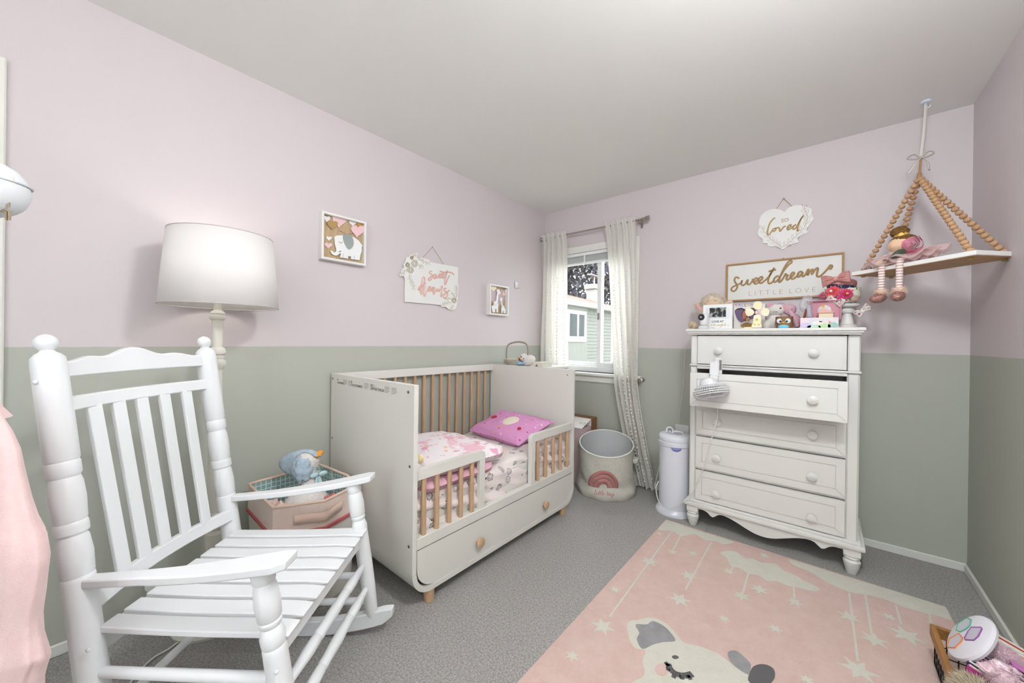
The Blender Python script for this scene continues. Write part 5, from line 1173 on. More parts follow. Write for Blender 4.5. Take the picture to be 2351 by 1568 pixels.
tag(MB().prism([(px(1846, 728, 2.37).x, 2.365, TZ+.006), (px(1870, 728, 2.37).x, 2.365, TZ+.006), (px(1874, 720, 2.37).x, 2.365, TZ+.062), (px(1846, 720, 2.37).x, 2.365, TZ+.056)], Y, .02).build('pink_block', mat('pink_block', 'e3b5b2', .5), smooth=0, base=(px(1858, 728, 2.37).x, 2.37, TZ+.006)), 'pale pink block poking out of the keepsake box', 'block')
# nebuliser mask
m_clear = mat('clear_plastic', 'eef0f4', .08, alpha=.28, spec=.8)
c = px(1851, 698, 2.38); nm_ = thing('breathing_mask', 'clear plastic child breathing mask standing on the keepsake box', 'mask', (c.x+.012, 2.39, TZ+.06))
Rm = Matrix.Rotation(math.radians(18), 3, 'Y')
b = MB()
def msk(u, v):
    a = u*2*PI; k = v; rr2 = lerp(1, .35, k**1.4); q = V((math.cos(a)*.026*rr2, -.028*math.sin(k*PI/2), math.sin(a)*.044*rr2+.006*math.cos(a*1)*0)); return V((c.x-.002, 2.4, c.z+.004))+Rm @ q
b.grid(msk, 32, 8).build('face_cup', m_clear, nm_, 60, solid=.001)
MB().tube([V((c.x-.002, 2.4, c.z+.004))+Rm @ V((math.cos(k*PI/18)*.027, 0, math.sin(k*PI/18)*.046)) for k in range(36)], .0022, 6, closed=True).build('soft_rim', mat('violet_clear', 'c3bfd6', .2, alpha=.75), nm_)
MB().lathe((c.x+.016, 2.385, TZ+.055), (c.x+.01, 2.378, c.z-.008), [(0, .013), (.3, .015), (.5, .011), (1, .012)], 18, caps=False).build('nozzle', mat('milky_clear', 'd5d6e2', .2, alpha=.6), nm_, solid=.001)
tag(MB().tube(sm([(c.x-.016, 2.385, TZ), (c.x-.012, 2.38, TZ+.04), (c.x+.002, 2.378, c.z-.028)], 4), [.011, .009, .007, .006, .006, .006, .006, .005, .005], 10).build('brown_bottle', mat('amber_brown', '7a3f22', .25), base=(c.x-.016, 2.385, TZ)), 'slim amber brown bottle beside the breathing mask', 'bottle')
# headband stand and headbands
hc_ = V((px(1945, 720, 2.52).x, 2.52, TZ)); hst = thing('headband_stand', 'white turned headband stand at the right end of the dresser', 'stand', hc_)
ht = px(1930, 655, 2.52).z
MB().lathe(hc_, hc_+Z*.14, [(0, .045), (.06, .046), (.1, .04), (.14, .042), (.2, .03), (.5, .022), (.62, .016), (.66, .028), (.74, .032), (.82, .026), (.86, .016), (.9, .05), (.95, .055), (1, .05)], 28).build('pedestal', m_white, hst)
MB().lathe(hc_+V((-.025, 0, .14)), hc_+V((-.04, 0, .30)), [(0, .045), (1, .045)], 28).build('roll', m_white, hst)
hcen = hc_+V((-.025, 0, 0))
def bandring(name, label, z, r, wd_, m, tilt=0, off=0, group=None):
    t = thing(name, label, 'headband', hcen+Z*z)
    b = MB(); vs = []; fs = []; n_ = 44
    Rt = Matrix.Rotation(math.radians(tilt), 3, 'Y')
    for i in range(n_):
        a = i*2*PI/n_; w_ = wd_*(1+.12*math.sin(a*7))
        for dz_, rr2 in ((-w_/2, r*.98), (0, r*1.05), (w_/2, r*.98), (w_/2, r*.93), (-w_/2, r*.93)):
            vs.append(hcen+V((off, 0, z))+Rt @ V((math.cos(a)*rr2*1.12, math.sin(a)*rr2, dz_+.002*math.sin(a*5))))
    for i in range(n_):
        for k in range(5): j = (i+1) % n_; fs.append((i*5+k, i*5+(k+1) % 5, j*5+(k+1) % 5, j*5+k))
    b.add(vs, fs).build('band', m, t, 60)
    def surf(a, dz_, off2=.0): return hcen+V((off, 0, z))+Rt @ V((math.cos(a)*(r*1.05+off2)*1.12, math.sin(a)*(r*1.05+off2), dz_))
    return t, surf
m_dp = mat('dusty_pink_knit', 'd59c97', .95, 'c98c88', 80, bump=.8, bs=200); m_hpk = mat('hot_pink_cloth', 'e183a8', .9, 'd9688f', 40); m_navy = spots('navy_floral_cloth', '2e2c46', ['b54a6a', 'd9c9c0', '5f78a8'], 90, .3); m_gfl = spots('green_floral_cloth', 'e6e4d6', ['8fae62', 'c4d48a', 'c8486c', '5f8a50'], 80, .36); m_tau = mat('taupe_knit', 'b59a8b', .95, 'c9b3a5', 140, bump=.8, bs=250); m_wfl = spots('white_floral_cloth', 'f0ece6', ['cc3560', '40404a', 'd98aa0'], 60, .27)
def bow(t, c, s, m, rot=0, nrm_=None):
    n_ = nrm_ or V((-.25, -1, .1)).normalized(); ux = V((0, 0, 1)).cross(n_).normalized(); uz = n_.cross(ux); 
    ux, uz = ux*math.cos(rot)+uz*math.sin(rot), uz*math.cos(rot)-ux*math.sin(rot)
    for sg_ in (-1, 1):
        b = MB()
        def lp_(u, v):
            a = (u-.5)*2; k = v
            wv = .012*math.sin(k*PI)+.004*math.sin(a*14)*math.sin(k*PI)
            return c+ux*(sg_*(.006+k*s))+uz*(a*(.008+.62*s*k**.8*(1-.25*k)))+n_*(.006+wv)
        b.grid(lp_, 20, 10).build('bow_loop', m, t, 60, solid=.006)
    MB().ell(c+n_*.012, (.011, .009, .014)).build('bow_knot', m, t)
def flower(t, c, n_, r, m, layers=3, pet=9, centre=None):
    n_ = n_.normalized(); ux, uz = basis(n_)
    b = MB()
    for l in range(layers):
        rr2 = r*(1-l*.28)
        for k in range(pet):
            a = k*2*PI/pet+l*.4; d = ux*math.cos(a)+uz*math.sin(a); s_ = n_.cross(d); w_ = rr2*.42
            b.add([c+n_*(.002+.004*l), c+d*rr2*.6+s_*w_+n_*(.006+.005*l), c+d*rr2+n_*(.009+.007*l), c+d*rr2*.6-s_*w_+n_*(.006+.005*l)], [(0, 1, 2, 3)])
    b.build('petals', m, t, 0, solid=.0015)
    if centre: MB().ell(c+n_*(.014+.004*layers), (.007, .007, .007)).build('flower_centre', centre, t)
f0 = V((-.45, -1, 0)).normalized()
t, s = bandring('headband', 'dusty pink knitted headband with large bow, top of the stack', .262, .056, .036, m_dp, 10, group=None)
bow(t, s(-2.0, .012), .055, m_dp, .15)
t, s = bandring('headband', 'navy floral headband under the dusty pink bow', .238, .057, .022, m_navy, 10)
t, s = bandring('headband', 'hot pink headband with coral and magenta flowers', .2, .06, .05, m_hpk, 4, -.006)
flower(t, s(-1.95, .008, .006), f0, .034, mat('coral_petal', 'e8606a', .7), 4, 10, mat('white_bead', 'f2eee8', .4)); flower(t, s(-1.25, -.006, .006), V((.15, -1, 0)), .028, mat('magenta_petal', 'd93a7e', .7), 3, 12, m_yel); flower(t, s(-2.75, -.012, .002), V((-1, -.5, 0)), .026, m_hpk, 4, 8)
b = MB()
for k in range(160): a = random.uniform(-2.6, -.9); q = s(a, random.uniform(-.026, .026), .012); b.ell(q, random.uniform(.0015, .0028), nu=5, nv=3)
o = b.build('glitter_trim', mat('coral_glitter', 'e39a72', .4), t); o['kind'] = 'stuff'
t, s = bandring('headband', 'pale green floral headband behind the magenta flower', .205, .052, .05, m_gfl, 4, .022)
t, s = bandring('headband', 'taupe ribbed headband low on the right of the stand', .162, .05, .026, m_tau, -14, .016)
MB().box(s(-1.0, -.004, .006), (.036, .02, .032), .008, Matrix.Rotation(.5, 3, 'Z'), 2).build('bow_knot', m_tau, t, 60)
t, s = bandring('headband', 'white floral headband with pointed bow near the stand foot', .16, .056, .022, m_wfl, 2, -.004)
bow(t, s(-1.9, -.004, .002), .034, m_wfl, -.5); MB().ell(s(-1.6, .006, .012), (.014, .01, .012)).build('pink_pompom', mat('magenta_pompom', 'd92f78', .9), t)
q = hc_+V((.06, -.02, .1)); t = thing('bow_clip', 'white and black floral bow clip hanging on the right of the stand', 'hair clip', q)
bow(t, q, .03, m_wfl, .7, V((.2, -1, 0)))
# ---------------------------------------------------------------- hanging swing shelf
S1, S2 = V((2.243, 2.395, 0)), V((2.60, 2.05, 0)); ul_ = (S2-S1).normalized(); nb = V((-ul_.y, ul_.x, 0)); LEN = (S2-S1).length; WID = .225; SZ = 1.55; TH = .019
sw = thing('swing_shelf', 'white and pine swing shelf hung on wooden bead strings', 'shelf', (S1+S2)/2+nb*WID/2+Z*SZ)
Rs = Matrix.Rotation(math.atan2(ul_.y, ul_.x), 3, 'Z'); cs_ = (S1+S2)/2+nb*WID/2
MB().box(cs_+Z*(SZ+TH/2), (LEN, WID, TH), .0015, Rs).build('board', mat('white_shelf', 'f0f1f0', .4), sw, 0)
MB().box(cs_+Z*(SZ-.0012), (LEN-.002, WID-.002, .002), 0, Rs).build('pine_underside', mat('pine_wood', 'c7a27c', .6, 'ad8660', 9, stretch=(1.2, 9, 9)), sw, 0)
apx = V((2.488, 2.415, 2.018)); hook = V((2.522, 2.524, HC))
m_bead = mat('wood_bead', 'c29c77', .65, 'b38a64', 30); bd = None; bd_me = None
ends = [S1+ul_*.035+nb*.03, S2-ul_*.035+nb*.03, S2-ul_*.035+nb*(WID-.03), S1+ul_*.035+nb*(WID-.03)]
for e in ends:
    e = e+Z*(SZ+TH); d = e-apx; L = d.length; n_ = int(L/.0252); x_, y_ = basis(d)
    Rb = d.normalized().to_track_quat('Z', 'Y').to_matrix()
    for k in range(1, n_+1):
        p = apx+d*((k-.35)/n_)
        if bd_me is None:
            bb = MB().ell((0, 0, 0), (.0136, .0136, .0118), nu=14, nv=9).build('bead', m_bead, sw); bd_me = bb.data
            for v in bd_me.vertices: v.co += ORG[sw]
            bb.location = p-ORG[sw]; bb.rotation_euler = Rb.to_euler()
        else:
            bb = bpy.data.objects.new('bead', bd_me); COL.objects.link(bb); bb.parent = sw; bb.location = p-ORG[sw]; bb.rotation_euler = Rb.to_euler()
    MB().tube([e-Z*(TH+.001), e-Z*(TH+.012)], [.006, .008], 8).ell(e-Z*(TH+.009), (.01, .008, .006), nu=8, nv=5).build('cord_knot', m_gold, sw)
m_jute = mat('jute_twine', 'a9835c', .9)
top_ = apx.lerp(hook, .26)
MB().tube([apx-Z*.01, apx+Z*.012, apx.lerp(top_, .3), top_], [.011, .008, .0045, .004], 8).ell(apx+Z*.015, (.009, .009, .01), nu=8, nv=6).build('jute_cord', m_jute, sw)
m_rib = mat('ivory_ribbon', 'eeeae2', .7, transl=.2)
MB().tube(sm([top_-Z*.01, top_.lerp(hook, .5)+V((.003, 0, 0)), hook-Z*.02], 6), .0085, 8, .35, ref=(.6, -.8, 0)).build('ribbon', m_rib, sw)
b = MB()
for s_, L in ((-1, .05), (1, .042)): b.tube(sm([top_, top_+V((s_*.025, -.01, .018)), top_+V((s_*L, -.012, .004)), top_+V((s_*.02, -.01, -.008)), top_], 5), .010, 6, .3); b.tube(sm([top_, top_+V((s_*.02, -.008, -.03)), top_+V((s_*.036-.01, -.01, -.075))], 4), [.008]*5+[.013]*4, 6, .3)
b.build('ribbon_bow', m_rib, sw)
tag(MB().lathe(hook, hook-Z*.012, [(0, .02), (.8, .02), (1, .012)], 18).tube(sm([hook-Z*.01, hook+V((0, 0, -.028)), hook+V((.01, 0, -.036)), hook+V((.016, 0, -.026))], 4), .0032, 6).build('ceiling_hook', mat('blue_white_plastic', 'd3dbe6', .4), base=hook), 'small white hook on the ceiling above the swing shelf', 'hook')
# ---------------------------------------------------------------- ballerina doll on the shelf
dlc = S1.lerp(S2, .40)+nb*.055; dlz = SZ+TH; dl = thing('ballerina_doll', 'cloth doll with topknot, gold crown and pink tulle skirt sitting on the swing shelf', 'doll', dlc+Z*dlz)
fr_ = -nb
m_tul = mat('pink_tulle', 'f4dcdc', .9, alpha=.6, transl=.4); m_skin = mat('doll_skin', 'e9c4a5', .8); m_hair = mat('yarn_brown', '7d5a2a', .95, '60431c', 120, bump=.8, bs=200); m_bod = mat('pink_fur', 'ecd5d3', 1, bump=.5, bs=300)
def stripes(name):
    m = mat(name, 'efe6e2', .9); n = m.node_tree; tc = n.nodes.new('ShaderNodeTexCoord'); w_ = n.nodes.new('ShaderNodeTexWave'); w_.bands_direction = 'Z'; w_.inputs['Scale'].default_value = 24; n.links.new(tc.outputs['Object'], w_.inputs[0]); g_ = n.nodes.new('ShaderNodeValToRGB'); g_.color_ramp.interpolation = 'CONSTANT'; g_.color_ramp.elements[0].color = lin('c9a59f')+(1,); g_.color_ramp.elements[1].color = lin('f0e9e4')+(1,); g_.color_ramp.elements[1].position = .5
    n.links.new(w_.outputs['Color'], g_.inputs[0]); n.links.new(g_.outputs[0], n.nodes['Principled BSDF'].inputs['Base Color']); return m
m_str = stripes('striped_jersey')
MB().lathe(dlc+Z*dlz, dlc+Z*(dlz+.075), [(0, .045), (.4, .042), (.8, .03), (1, .022)], 20).build('torso', m_bod, dl)
hd = dlc+Z*(dlz+.098)+fr_*.008
MB().ell(hd, (.05, .05, .042), nu=22, nv=14).build('head', m_skin, dl)
MB().ell(hd-fr_*.01+Z*.01, (.054, .054, .04), Matrix.Rotation(0, 3, 'X'), nu=20, nv=12, rough=.02).build('hair', m_hair, dl)
MB().ell(hd-fr_*.002+Z*.066+ul_*-.012, (.035, .035, .027), nu=18, nv=10, rough=.06).build('topknot', m_hair, dl)
cr_ = MB(); cp = hd+Z*.04-ul_*.003
for k in range(10):
    a = k*2*PI/10; a2 = (k+1)*2*PI/10; r_ = .026; p_, q_ = cp+ul_*(r_*math.cos(a))+nb*(r_*math.sin(a)), cp+ul_*(r_*math.cos(a2))+nb*(r_*math.sin(a2)); cr_.add([p_, q_, q_+Z*.011, (p_+q_)/2+Z*.019, p_+Z*.011], [(0, 1, 2, 3, 4)])
cr_.build('crown', mat('gold_foil', 'd2ab5a', .55, metal=.4), dl, 0, solid=.0015)
MB().ell(hd+fr_*.051-Z*.012, .004, nu=8, nv=6).build('nose', m_skin, dl)
MB().ell(hd-Z*.04, (.04, .04, .014), rough=.1).fuzz(hd-Z*.04, (.042, .042, .014), .014, 900, .0008).build('fur_collar', m_bod, dl)
for lay in range(4):
    b = MB(); ph_ = lay*1.3
    def sk(u, v):
        a = u*2*PI; rr2 = .035+v*(.115-.018*lay); z_ = dlz+.058-lay*.004-.04*v**1.7+.015*math.sin(a*8+ph_*2)*v+(.032-.008*lay)*max(0, math.cos(a-.3))*v
        p_ = dlc+ul_*(math.cos(a)*rr2*1.15)+nb*(math.sin(a)*rr2*.62); return V((p_.x, p_.y, max(dlz+.002, z_)))
    b.grid(sk, 80, 8).build('tulle_skirt', m_tul, dl, 60)
for s_, pk in ((-1, 2052), (1, 2083)):
    foot = at(pk, 672, 2, 1.40); ed = S1.lerp(S2, .40+s_*.078)
    k_ = ed+fr_*.014
    MB().tube(sm([dlc+ul_*(s_*.03)+Z*(dlz+.014), ed+fr_*.004+Z*(dlz+.016), k_+Z*(dlz-.01), k_+Z*(dlz-.06), k_+fr_*.002+Z*(dlz-.118)], 6), .0125, 12).build('leg', m_str, dl, 60)
    f_c = k_+Z*(dlz-.128)
    MB().ell(f_c, (.02, .02, .016), rough=.1).fuzz(f_c, (.02, .02, .015), .014, 500, .0008).build('ankle_fur', mat('peach_fur', 'ecd0bd', 1), dl)
    Rf = Matrix.Rotation(math.atan2(fr_.y, fr_.x)+s_*.35, 3, 'Z')
    MB().ell(f_c+fr_*.012+ul_*(s_*.005)-Z*.03, (.034, .025, .024), Rf @ Matrix.Rotation(.3, 3, 'Y'), nu=20, nv=12).build('shoe', mat('rose_glitter_shoe', '845850', .35, 'b98d84', 150, bump=.6, bs=400, metal=.3), dl)
MB().tube(sm([dlc-ul_*.035+Z*(dlz+.07), dlc-ul_*.062+fr_*.03+Z*(dlz+.045), dlc-ul_*.045+fr_*.055+Z*(dlz+.02)], 5), .0125, 10).build('arm', m_str, dl, 60)
MB().ell(dlc-ul_*.045+fr_*.06+Z*(dlz+.014), (.024, .022, .018), rough=.08).fuzz(dlc-ul_*.045+fr_*.06+Z*(dlz+.014), (.024, .022, .018), .008, 500).build('hand_puff', MATS['peach_fur'], dl)
rs = thing('silk_rose', 'pink silk rose in clear wrap lying across the doll', 'flower', dlc+ul_*.02+fr_*.06+Z*(dlz+.03))
rc = dlc+ul_*.085+fr_*.05+Z*(dlz+.078); m_rose = mat('rose_pink', 'e889a5', .6, 'd85f88', 60)
for k in range(5):
    b = MB(); r_ = .012+.006*k
    def pt_(u, v):
        a = u*PI*1.5+k*2.2; rr2 = r_*(.55+.6*v); return rc+fr_*(.03-.03*(1-v)+.004*k*-1+.006*math.sin(a*3)*v)+ul_*(math.cos(a)*rr2)+Z*(math.sin(a)*rr2)
    b.grid(pt_, 18, 5).build('petal', m_rose, rs, 60, solid=.001)
MB().tube(sm([rc-fr_*.005, dlc+ul_*.03+fr_*.062+Z*(dlz+.052), dlc-ul_*.05+fr_*.07+Z*(dlz+.014), dlc-ul_*.10+fr_*.03+Z*(dlz+.006)], 5), .003, 6).build('stem', mat('stem_green', '4c5c44', .7), rs)
m_leaf = mat('rose_leaf', '54614c', .7, '3e4b3a', 40)
for t_, L, a_ in ((.2, .06, .3), (.35, .055, -.25), (.3, .05, .0), (1.55, .03, .1)):
    c = lerp(dlc+ul_*.05+fr_*.066+Z*(dlz+.058), dlc-ul_*.03+fr_*.072+Z*(dlz+.022), min(t_, 1)) if t_ < 1 else dlc-ul_*.12+fr_*.02+Z*(dlz+.012)
    Rl = Rs @ Matrix.Rotation(-.45+a_, 3, 'Y'); MB().ell(c, (L/2, .004, .013), Rl, nu=14, nv=8).build('leaf', m_leaf, rs)
MB().ell(rc+fr_*.008, (.034, .03, .034), nu=18, nv=12).build('clear_wrap', mat('cellophane', 'f4e6ea', .1, alpha=.16, spec=.9), rs)
# ---------------------------------------------------------------- rug
RX0, RX1, RY0, RY1 = 1.352, 2.566, .39, 2.222; RZ = .013
rg_ = thing('rug', 'pink nursery rug with cream clouds, stars and a sleeping animal', 'rug', ((RX0+RX1)/2, (RY0+RY1)/2, 0))
m_rug = mat('pink_pile', 'e8cabf', .97, 'dbb5a8', 14, bump=1, bs=380, dist=.005, sheen=.3, contrast=(.35, .75)); m_crm = mat('cream_pile', 'e8e5d6', .97, 'dfdbcb', 30, bump=1, bs=380, dist=.005, sheen=.3); m_gry = mat('grey_pile', 'a9a8a8', .97, '9c9b9b', 30, bump=1, bs=380, dist=.005); m_dgr = mat('dark_grey_pile', '6d6b6b', .97, bump=1, bs=380, dist=.005)
def rr4(x0, x1, y0, y1, r):
    out = []
    for sx_, sy_, a0_, r_ in ((x1, y1, 0, r), (x0, y1, PI/2, r*.3), (x0, y0, PI, r), (x1, y0, 1.5*PI, r)):
        cx_ = sx_-r_ if sx_ == x1 else sx_+r_; cy_ = sy_-r_ if sy_ == y1 else sy_+r_
        out += [(cx_+r_*math.cos(a0_+k*PI/12), cy_+r_*math.sin(a0_+k*PI/12)) for k in range(7)]
    return out
MB().prism([(x, y, .001) for x, y in rr4(RX0, RX1, RY0, RY1, .035)], Z, RZ-.001).build('pile', m_rug, rg_, 0)
zr = zmap(1180, 1150, 2.0077, 2, RZ)
def clampr(p): return V((min(max(p.x, RX0+.003), RX1-.003), min(max(p.y, RY0+.01), RY1-.003), p.z))
def flat(name, pts, m, k=3, h=.0015):
    P = [clampr(q) for q in sm([zr(p_) for p_ in pts], k, True)] if k else [clampr(zr(p_)) for p_ in pts]
    return MB().prism(P, Z, h).build(name, m, rg_, 0)
flat('cloud', [(688, 84), (800, 122), (900, 153), (1000, 184), (1010, 193), (965, 200), (930, 186), (885, 182), (830, 152), (775, 165), (735, 142), (700, 138), (662, 128)], m_crm, 2)
flat('cloud', [(1272, 270), (1450, 325), (1700, 400), (1900, 458), (1985, 485), (2005, 510), (2025, 552), (1960, 532), (1890, 517), (1825, 497), (1780, 482), (1700, 450), (1620, 432), (1560, 425), (1500, 402), (1440, 375), (1390, 342), (1335, 315), (1288, 296)], m_crm, 2)
flat('cloud', [(950, 240), (990, 231), (1030, 238), (1062, 264), (1105, 268), (1140, 286), (1200, 290), (1250, 325), (1300, 345), (1340, 370), (1390, 393), (1412, 412), (1370, 416), (1310, 400), (1255, 390), (1210, 370), (1165, 370), (1130, 345), (1080, 336), (1040, 310), (1000, 300), (982, 265)], m_crm, 2)
for cx_, cy_, r_ in ((625, 280, 46), (410, 580, 60), (765, 455, 54), (805, 345, 42), (670, 152, 13), (730, 235, 25), (825, 243, 23), (465, 408, 28), (268, 715, 36), (990, 325, 30), (1050, 438, 42), (1130, 408, 45), (1295, 468, 38), (970, 543, 27), (1205, 590, 34), (1155, 252, 25), (1545, 535, 48), (1660, 640, 58), (1730, 535, 30), (1810, 620, 72), (1590, 780, 80), (1350, 825, 32)):
    c = zr((cx_, cy_)); rw_ = (zr((cx_+r_, cy_))-c).length*.92; a0_ = random.uniform(0, 6)
    P = [c+V((math.cos(a0_+k*PI/6), math.sin(a0_+k*PI/6), 0))*(rw_ if k % 2 == 0 else rw_*.42) for k in range(12)]
    MB().prism([clampr(p_) for p_ in P], Z, .0015).build('star', m_crm, rg_, 0)
for a, b_ in (((728, 140), (440, 535)), ((910, 190), (790, 410)), ((770, 157), (735, 225)), ((1015, 295), (1000, 320)), ((1080, 335), (1055, 425)), ((1290, 395), (1293, 455)), ((1545, 425), (1585, 740)), ((1620, 432), (1650, 620)), ((1760, 480), (1785, 570)), ((1915, 515), (1922, 570))):
    p_, q_ = zr(a), zr(b_); d = (q_-p_).normalized(); s_ = V((-d.y, d.x, 0))*.0038
    MB().prism([p_+s_, q_+s_, q_-s_, p_-s_], Z, .0013).build('star_string', m_crm, rg_, 0)
flat('animal_head', [(522, 585), (532, 556), (580, 549), (620, 538), (670, 548), (712, 575), (750, 615), (785, 655), (850, 670), (930, 700), (990, 742), (1070, 795), (1095, 850), (1090, 930), (1010, 990), (800, 1000), (620, 960), (520, 900), (545, 838), (592, 815), (602, 780), (592, 740), (606, 690), (560, 680), (533, 640)], m_crm, 3)
def flat2(name, pts, m, k=3): P = [V((q.x, q.y, RZ+.0012)) for q in sm([zr(p_) for p_ in pts], k, True)]; return MB().prism(P, Z, .0014).build(name, m, rg_, 0)
flat2('animal_ear', [(560, 572), (612, 572), (640, 556), (692, 580), (730, 620), (742, 648), (690, 652), (640, 664), (592, 684), (566, 640), (578, 610)], m_gry)
flat2('animal_ear', [(985, 702), (1020, 692), (1060, 720), (1092, 758), (1080, 800), (1040, 780), (1000, 745)], m_gry)
flat2('animal_bobble', [(1085, 800), (1105, 765), (1150, 755), (1195, 775), (1202, 815), (1170, 850), (1110, 850), (1080, 830)], m_dgr)
flat2('cheek', [(648, 775), (672, 752), (702, 758), (712, 785), (695, 808), (662, 802)], MATS['pink_pile'])
flat2('eye_spot', [(728, 720), (742, 714), (760, 722), (752, 730), (736, 730)], m_dgr)
b = MB(); P = sm([zr(p_)+Z*.0012 for p_ in ((710, 752), (722, 780), (748, 800), (785, 808), (822, 800))], 4)
for i in range(len(P)-1):
    d = (P[i+1]-P[i]).normalized(); s_ = V((-d.y, d.x, 0))*.011; b.prism([P[i]+s_, P[i+1]+s_, P[i+1]-s_, P[i]-s_], Z, .0014)
for (a, c) in (((715, 765), (697, 745)), ((720, 780), (700, 775)), ((740, 800), (735, 818)), ((770, 806), (775, 825)), ((800, 806), (815, 826))):
    p_, q_ = zr(a)+Z*.0012, zr(c)+Z*.0012; d = (q_-p_).normalized(); s_ = V((-d.y, d.x, 0))*.007; b.prism([p_+s_, q_+s_, q_-s_, p_-s_], Z, .0014)
b.build('sleeping_eye', m_dgr, rg_, 0)
# ---------------------------------------------------------------- toy crate at the right
KX0, KX1, KY0, KY1, KZ = 2.446, 2.696, 1.36, 1.752, .152
kr = thing('toy_crate', 'black wire toy crate with wooden rim at the right wall', 'crate', ((KX0+KX1)/2, (KY0+KY1)/2, .013))
m_kw = mat('stained_pine', 'a5763f', .5, '8f6330', 12, stretch=(6, 1, 6))
for a, c in (((KX0, KY0), (KX0+.014, KY1)), ((KX1-.014, KY0), (KX1, KY1)), ((KX0+.014, KY0), (KX1-.014, KY0+.014)), ((KX0+.014, KY1-.014), (KX1-.014, KY1))): MB().bb((a[0], a[1], KZ-.04), (c[0], c[1], KZ), .0015).build('rim_board', m_kw, kr, 0)
b = MB(); wz0 = .0165; i_ = .012
def wl(p_, q_): b.tube([p_, q_], .0021, 5)
for y_ in [lerp(KY0+i_, KY1-i_, k/12) for k in range(13)]:
    for x_ in (KX0+i_, KX1-i_): wl((x_, y_, wz0), (x_, y_, KZ-.03))
    wl((KX0+i_, y_, wz0), (KX1-i_, y_, wz0))
for x_ in [lerp(KX0+i_, KX1-i_, k/8) for k in range(9)]:
    for y_ in (KY0+i_, KY1-i_): wl((x_, y_, wz0), (x_, y_, KZ-.03))
    wl((x_, KY0+i_, wz0), (x_, KY1-i_, wz0))
for z_ in (wz0, .05, .085, KZ-.035):
    for y_ in (KY0+i_, KY1-i_): wl((KX0+i_, y_, z_), (KX1-i_, y_, z_))
    for x_ in (KX0+i_, KX1-i_): wl((x_, KY0+i_, z_), (x_, KY1-i_, z_))
b.build('wire_basket', m_black, kr, 60)
# shape sorter drum
def atd(x, y, dpt): return CAM+(fw+rt*((x-W/2)/F)-up*((y-H/2)/F))*dpt
so_c = V((2.502, 1.579, .2386)); nrm = V((-.851, -.03, .524)).normalized()
so = thing('shape_sorter', 'white round shape sorter with three outlined slots lying in the crate', 'toy', so_c-Z*.1)
m_sor = mat('sorter_white', 'e8e6ee', .3)
bxv, byv = basis(nrm)
xdir = (rt-nrm*rt.dot(nrm)).normalized(); ydir = nrm.cross(xdir)
RD = .0846
MB().lathe(so_c-nrm*.022, so_c, [(0, RD*.8), (.15, RD*.96), (.5, RD), (.85, RD*.97), (1, RD*.9)], 48).build('lid', m_sor, so)
MB().lathe(so_c-nrm*.15, so_c-nrm*.02, [(0, RD*.3), (1, RD*.34)], 32).build('stem_tube', m_sor, so)
def ondisc(X_, Y_):
    d = fw+rt*((2080+X_/7.19-W/2)/F)-up*((1350+Y_/7.19-H/2)/F); return CAM+d*((so_c-CAM).dot(nrm)/d.dot(nrm))
for col, pts in (('4fae86', [(1010, 495), (1085, 530), (1060, 625), (1000, 680), (905, 730), (830, 690), (865, 590)]), ('8e4a9e', [(1090, 650), (1245, 652), (1262, 680), (1200, 800), (1130, 865), (985, 858), (972, 830), (1030, 720)]), ('e0813f', [(880, 755), (945, 830), (920, 890), (820, 990), (700, 985), (688, 950), (725, 840)])):
    P = [ondisc(*p_)+nrm*.0006 for p_ in pts]
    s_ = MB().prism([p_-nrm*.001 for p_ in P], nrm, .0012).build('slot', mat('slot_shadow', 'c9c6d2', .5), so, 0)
    MB().tube(P, .0021, 6, closed=True).build('slot_outline', mat('outline_'+col, col, .4), s_)
# slim picture books and sticks beside the drum
cols = ['c2332c', 'e8ebe6', 'e27a32', '9b968e', '1c1c1e', 'e5b52a', '8e3f8e', 'b9b4ae', 'a23a8c', '6f2f78', '4f9e88', '2f3d78', '3f2a52', 'b43a86']
bdir = V((.62, -.72, .18)).normalized()
for k, c in enumerate(cols):
    t_ = k/(len(cols)-1); bd_ = V((.85, -.5, -.14)).normalized(); pd_ = V((.5, .85, 0)).normalized()
    cpos = V((2.603, 1.515, lerp(.178, .135, t_)))+pd_*lerp(.095, -.085, t_)+bd_*random.uniform(-.006, .006)
    R = Matrix((pd_, -bd_, pd_.cross(-bd_))).transposed()
    names = {'c2332c': 'dark red', 'e8ebe6': 'white', 'e27a32': 'orange', '9b968e': 'warm grey', '1c1c1e': 'black', 'e5b52a': 'yellow', '8e3f8e': 'purple', 'b9b4ae': 'light grey', 'a23a8c': 'magenta', '6f2f78': 'deep violet', '4f9e88': 'teal', '2f3d78': 'navy blue', '3f2a52': 'dark plum', 'b43a86': 'raspberry'}
    bk_ = thing('board_book', 'thin '+names[c]+' board book spine in the toy crate', 'book', cpos-Z*.06, 'board books in the toy crate')
    MB().box(cpos, (.0075, .2, .1), .001, R).build('cover', mat('book_'+c, c, .4), bk_, 0)
    MB().box(cpos+R @ V((0, -.002, .003)), (.0048, .198, .1), 0, R).build('pages', mat('book_pages', 'e9e4da', .8), bk_, 0)
for k, (c_, col) in enumerate(((V((2.655, 1.50, .185)), '2fa46a'), (V((2.62, 1.55, .165)), '36b07a'))):
    cl_ = thing('green_link', ['green plastic toy ring at the crate edge by the wall', 'darker green toy link beside the yellow book'][k], 'toy', c_-Z*.03)
    MB().tube([c_+V((.03*math.cos(a*PI/10), .022*math.sin(a*PI/10), .006*math.sin(a*PI/5))) for a in range(20)], .0065, 8, closed=True).build('ring', mat('link_'+col, col, .35), cl_)
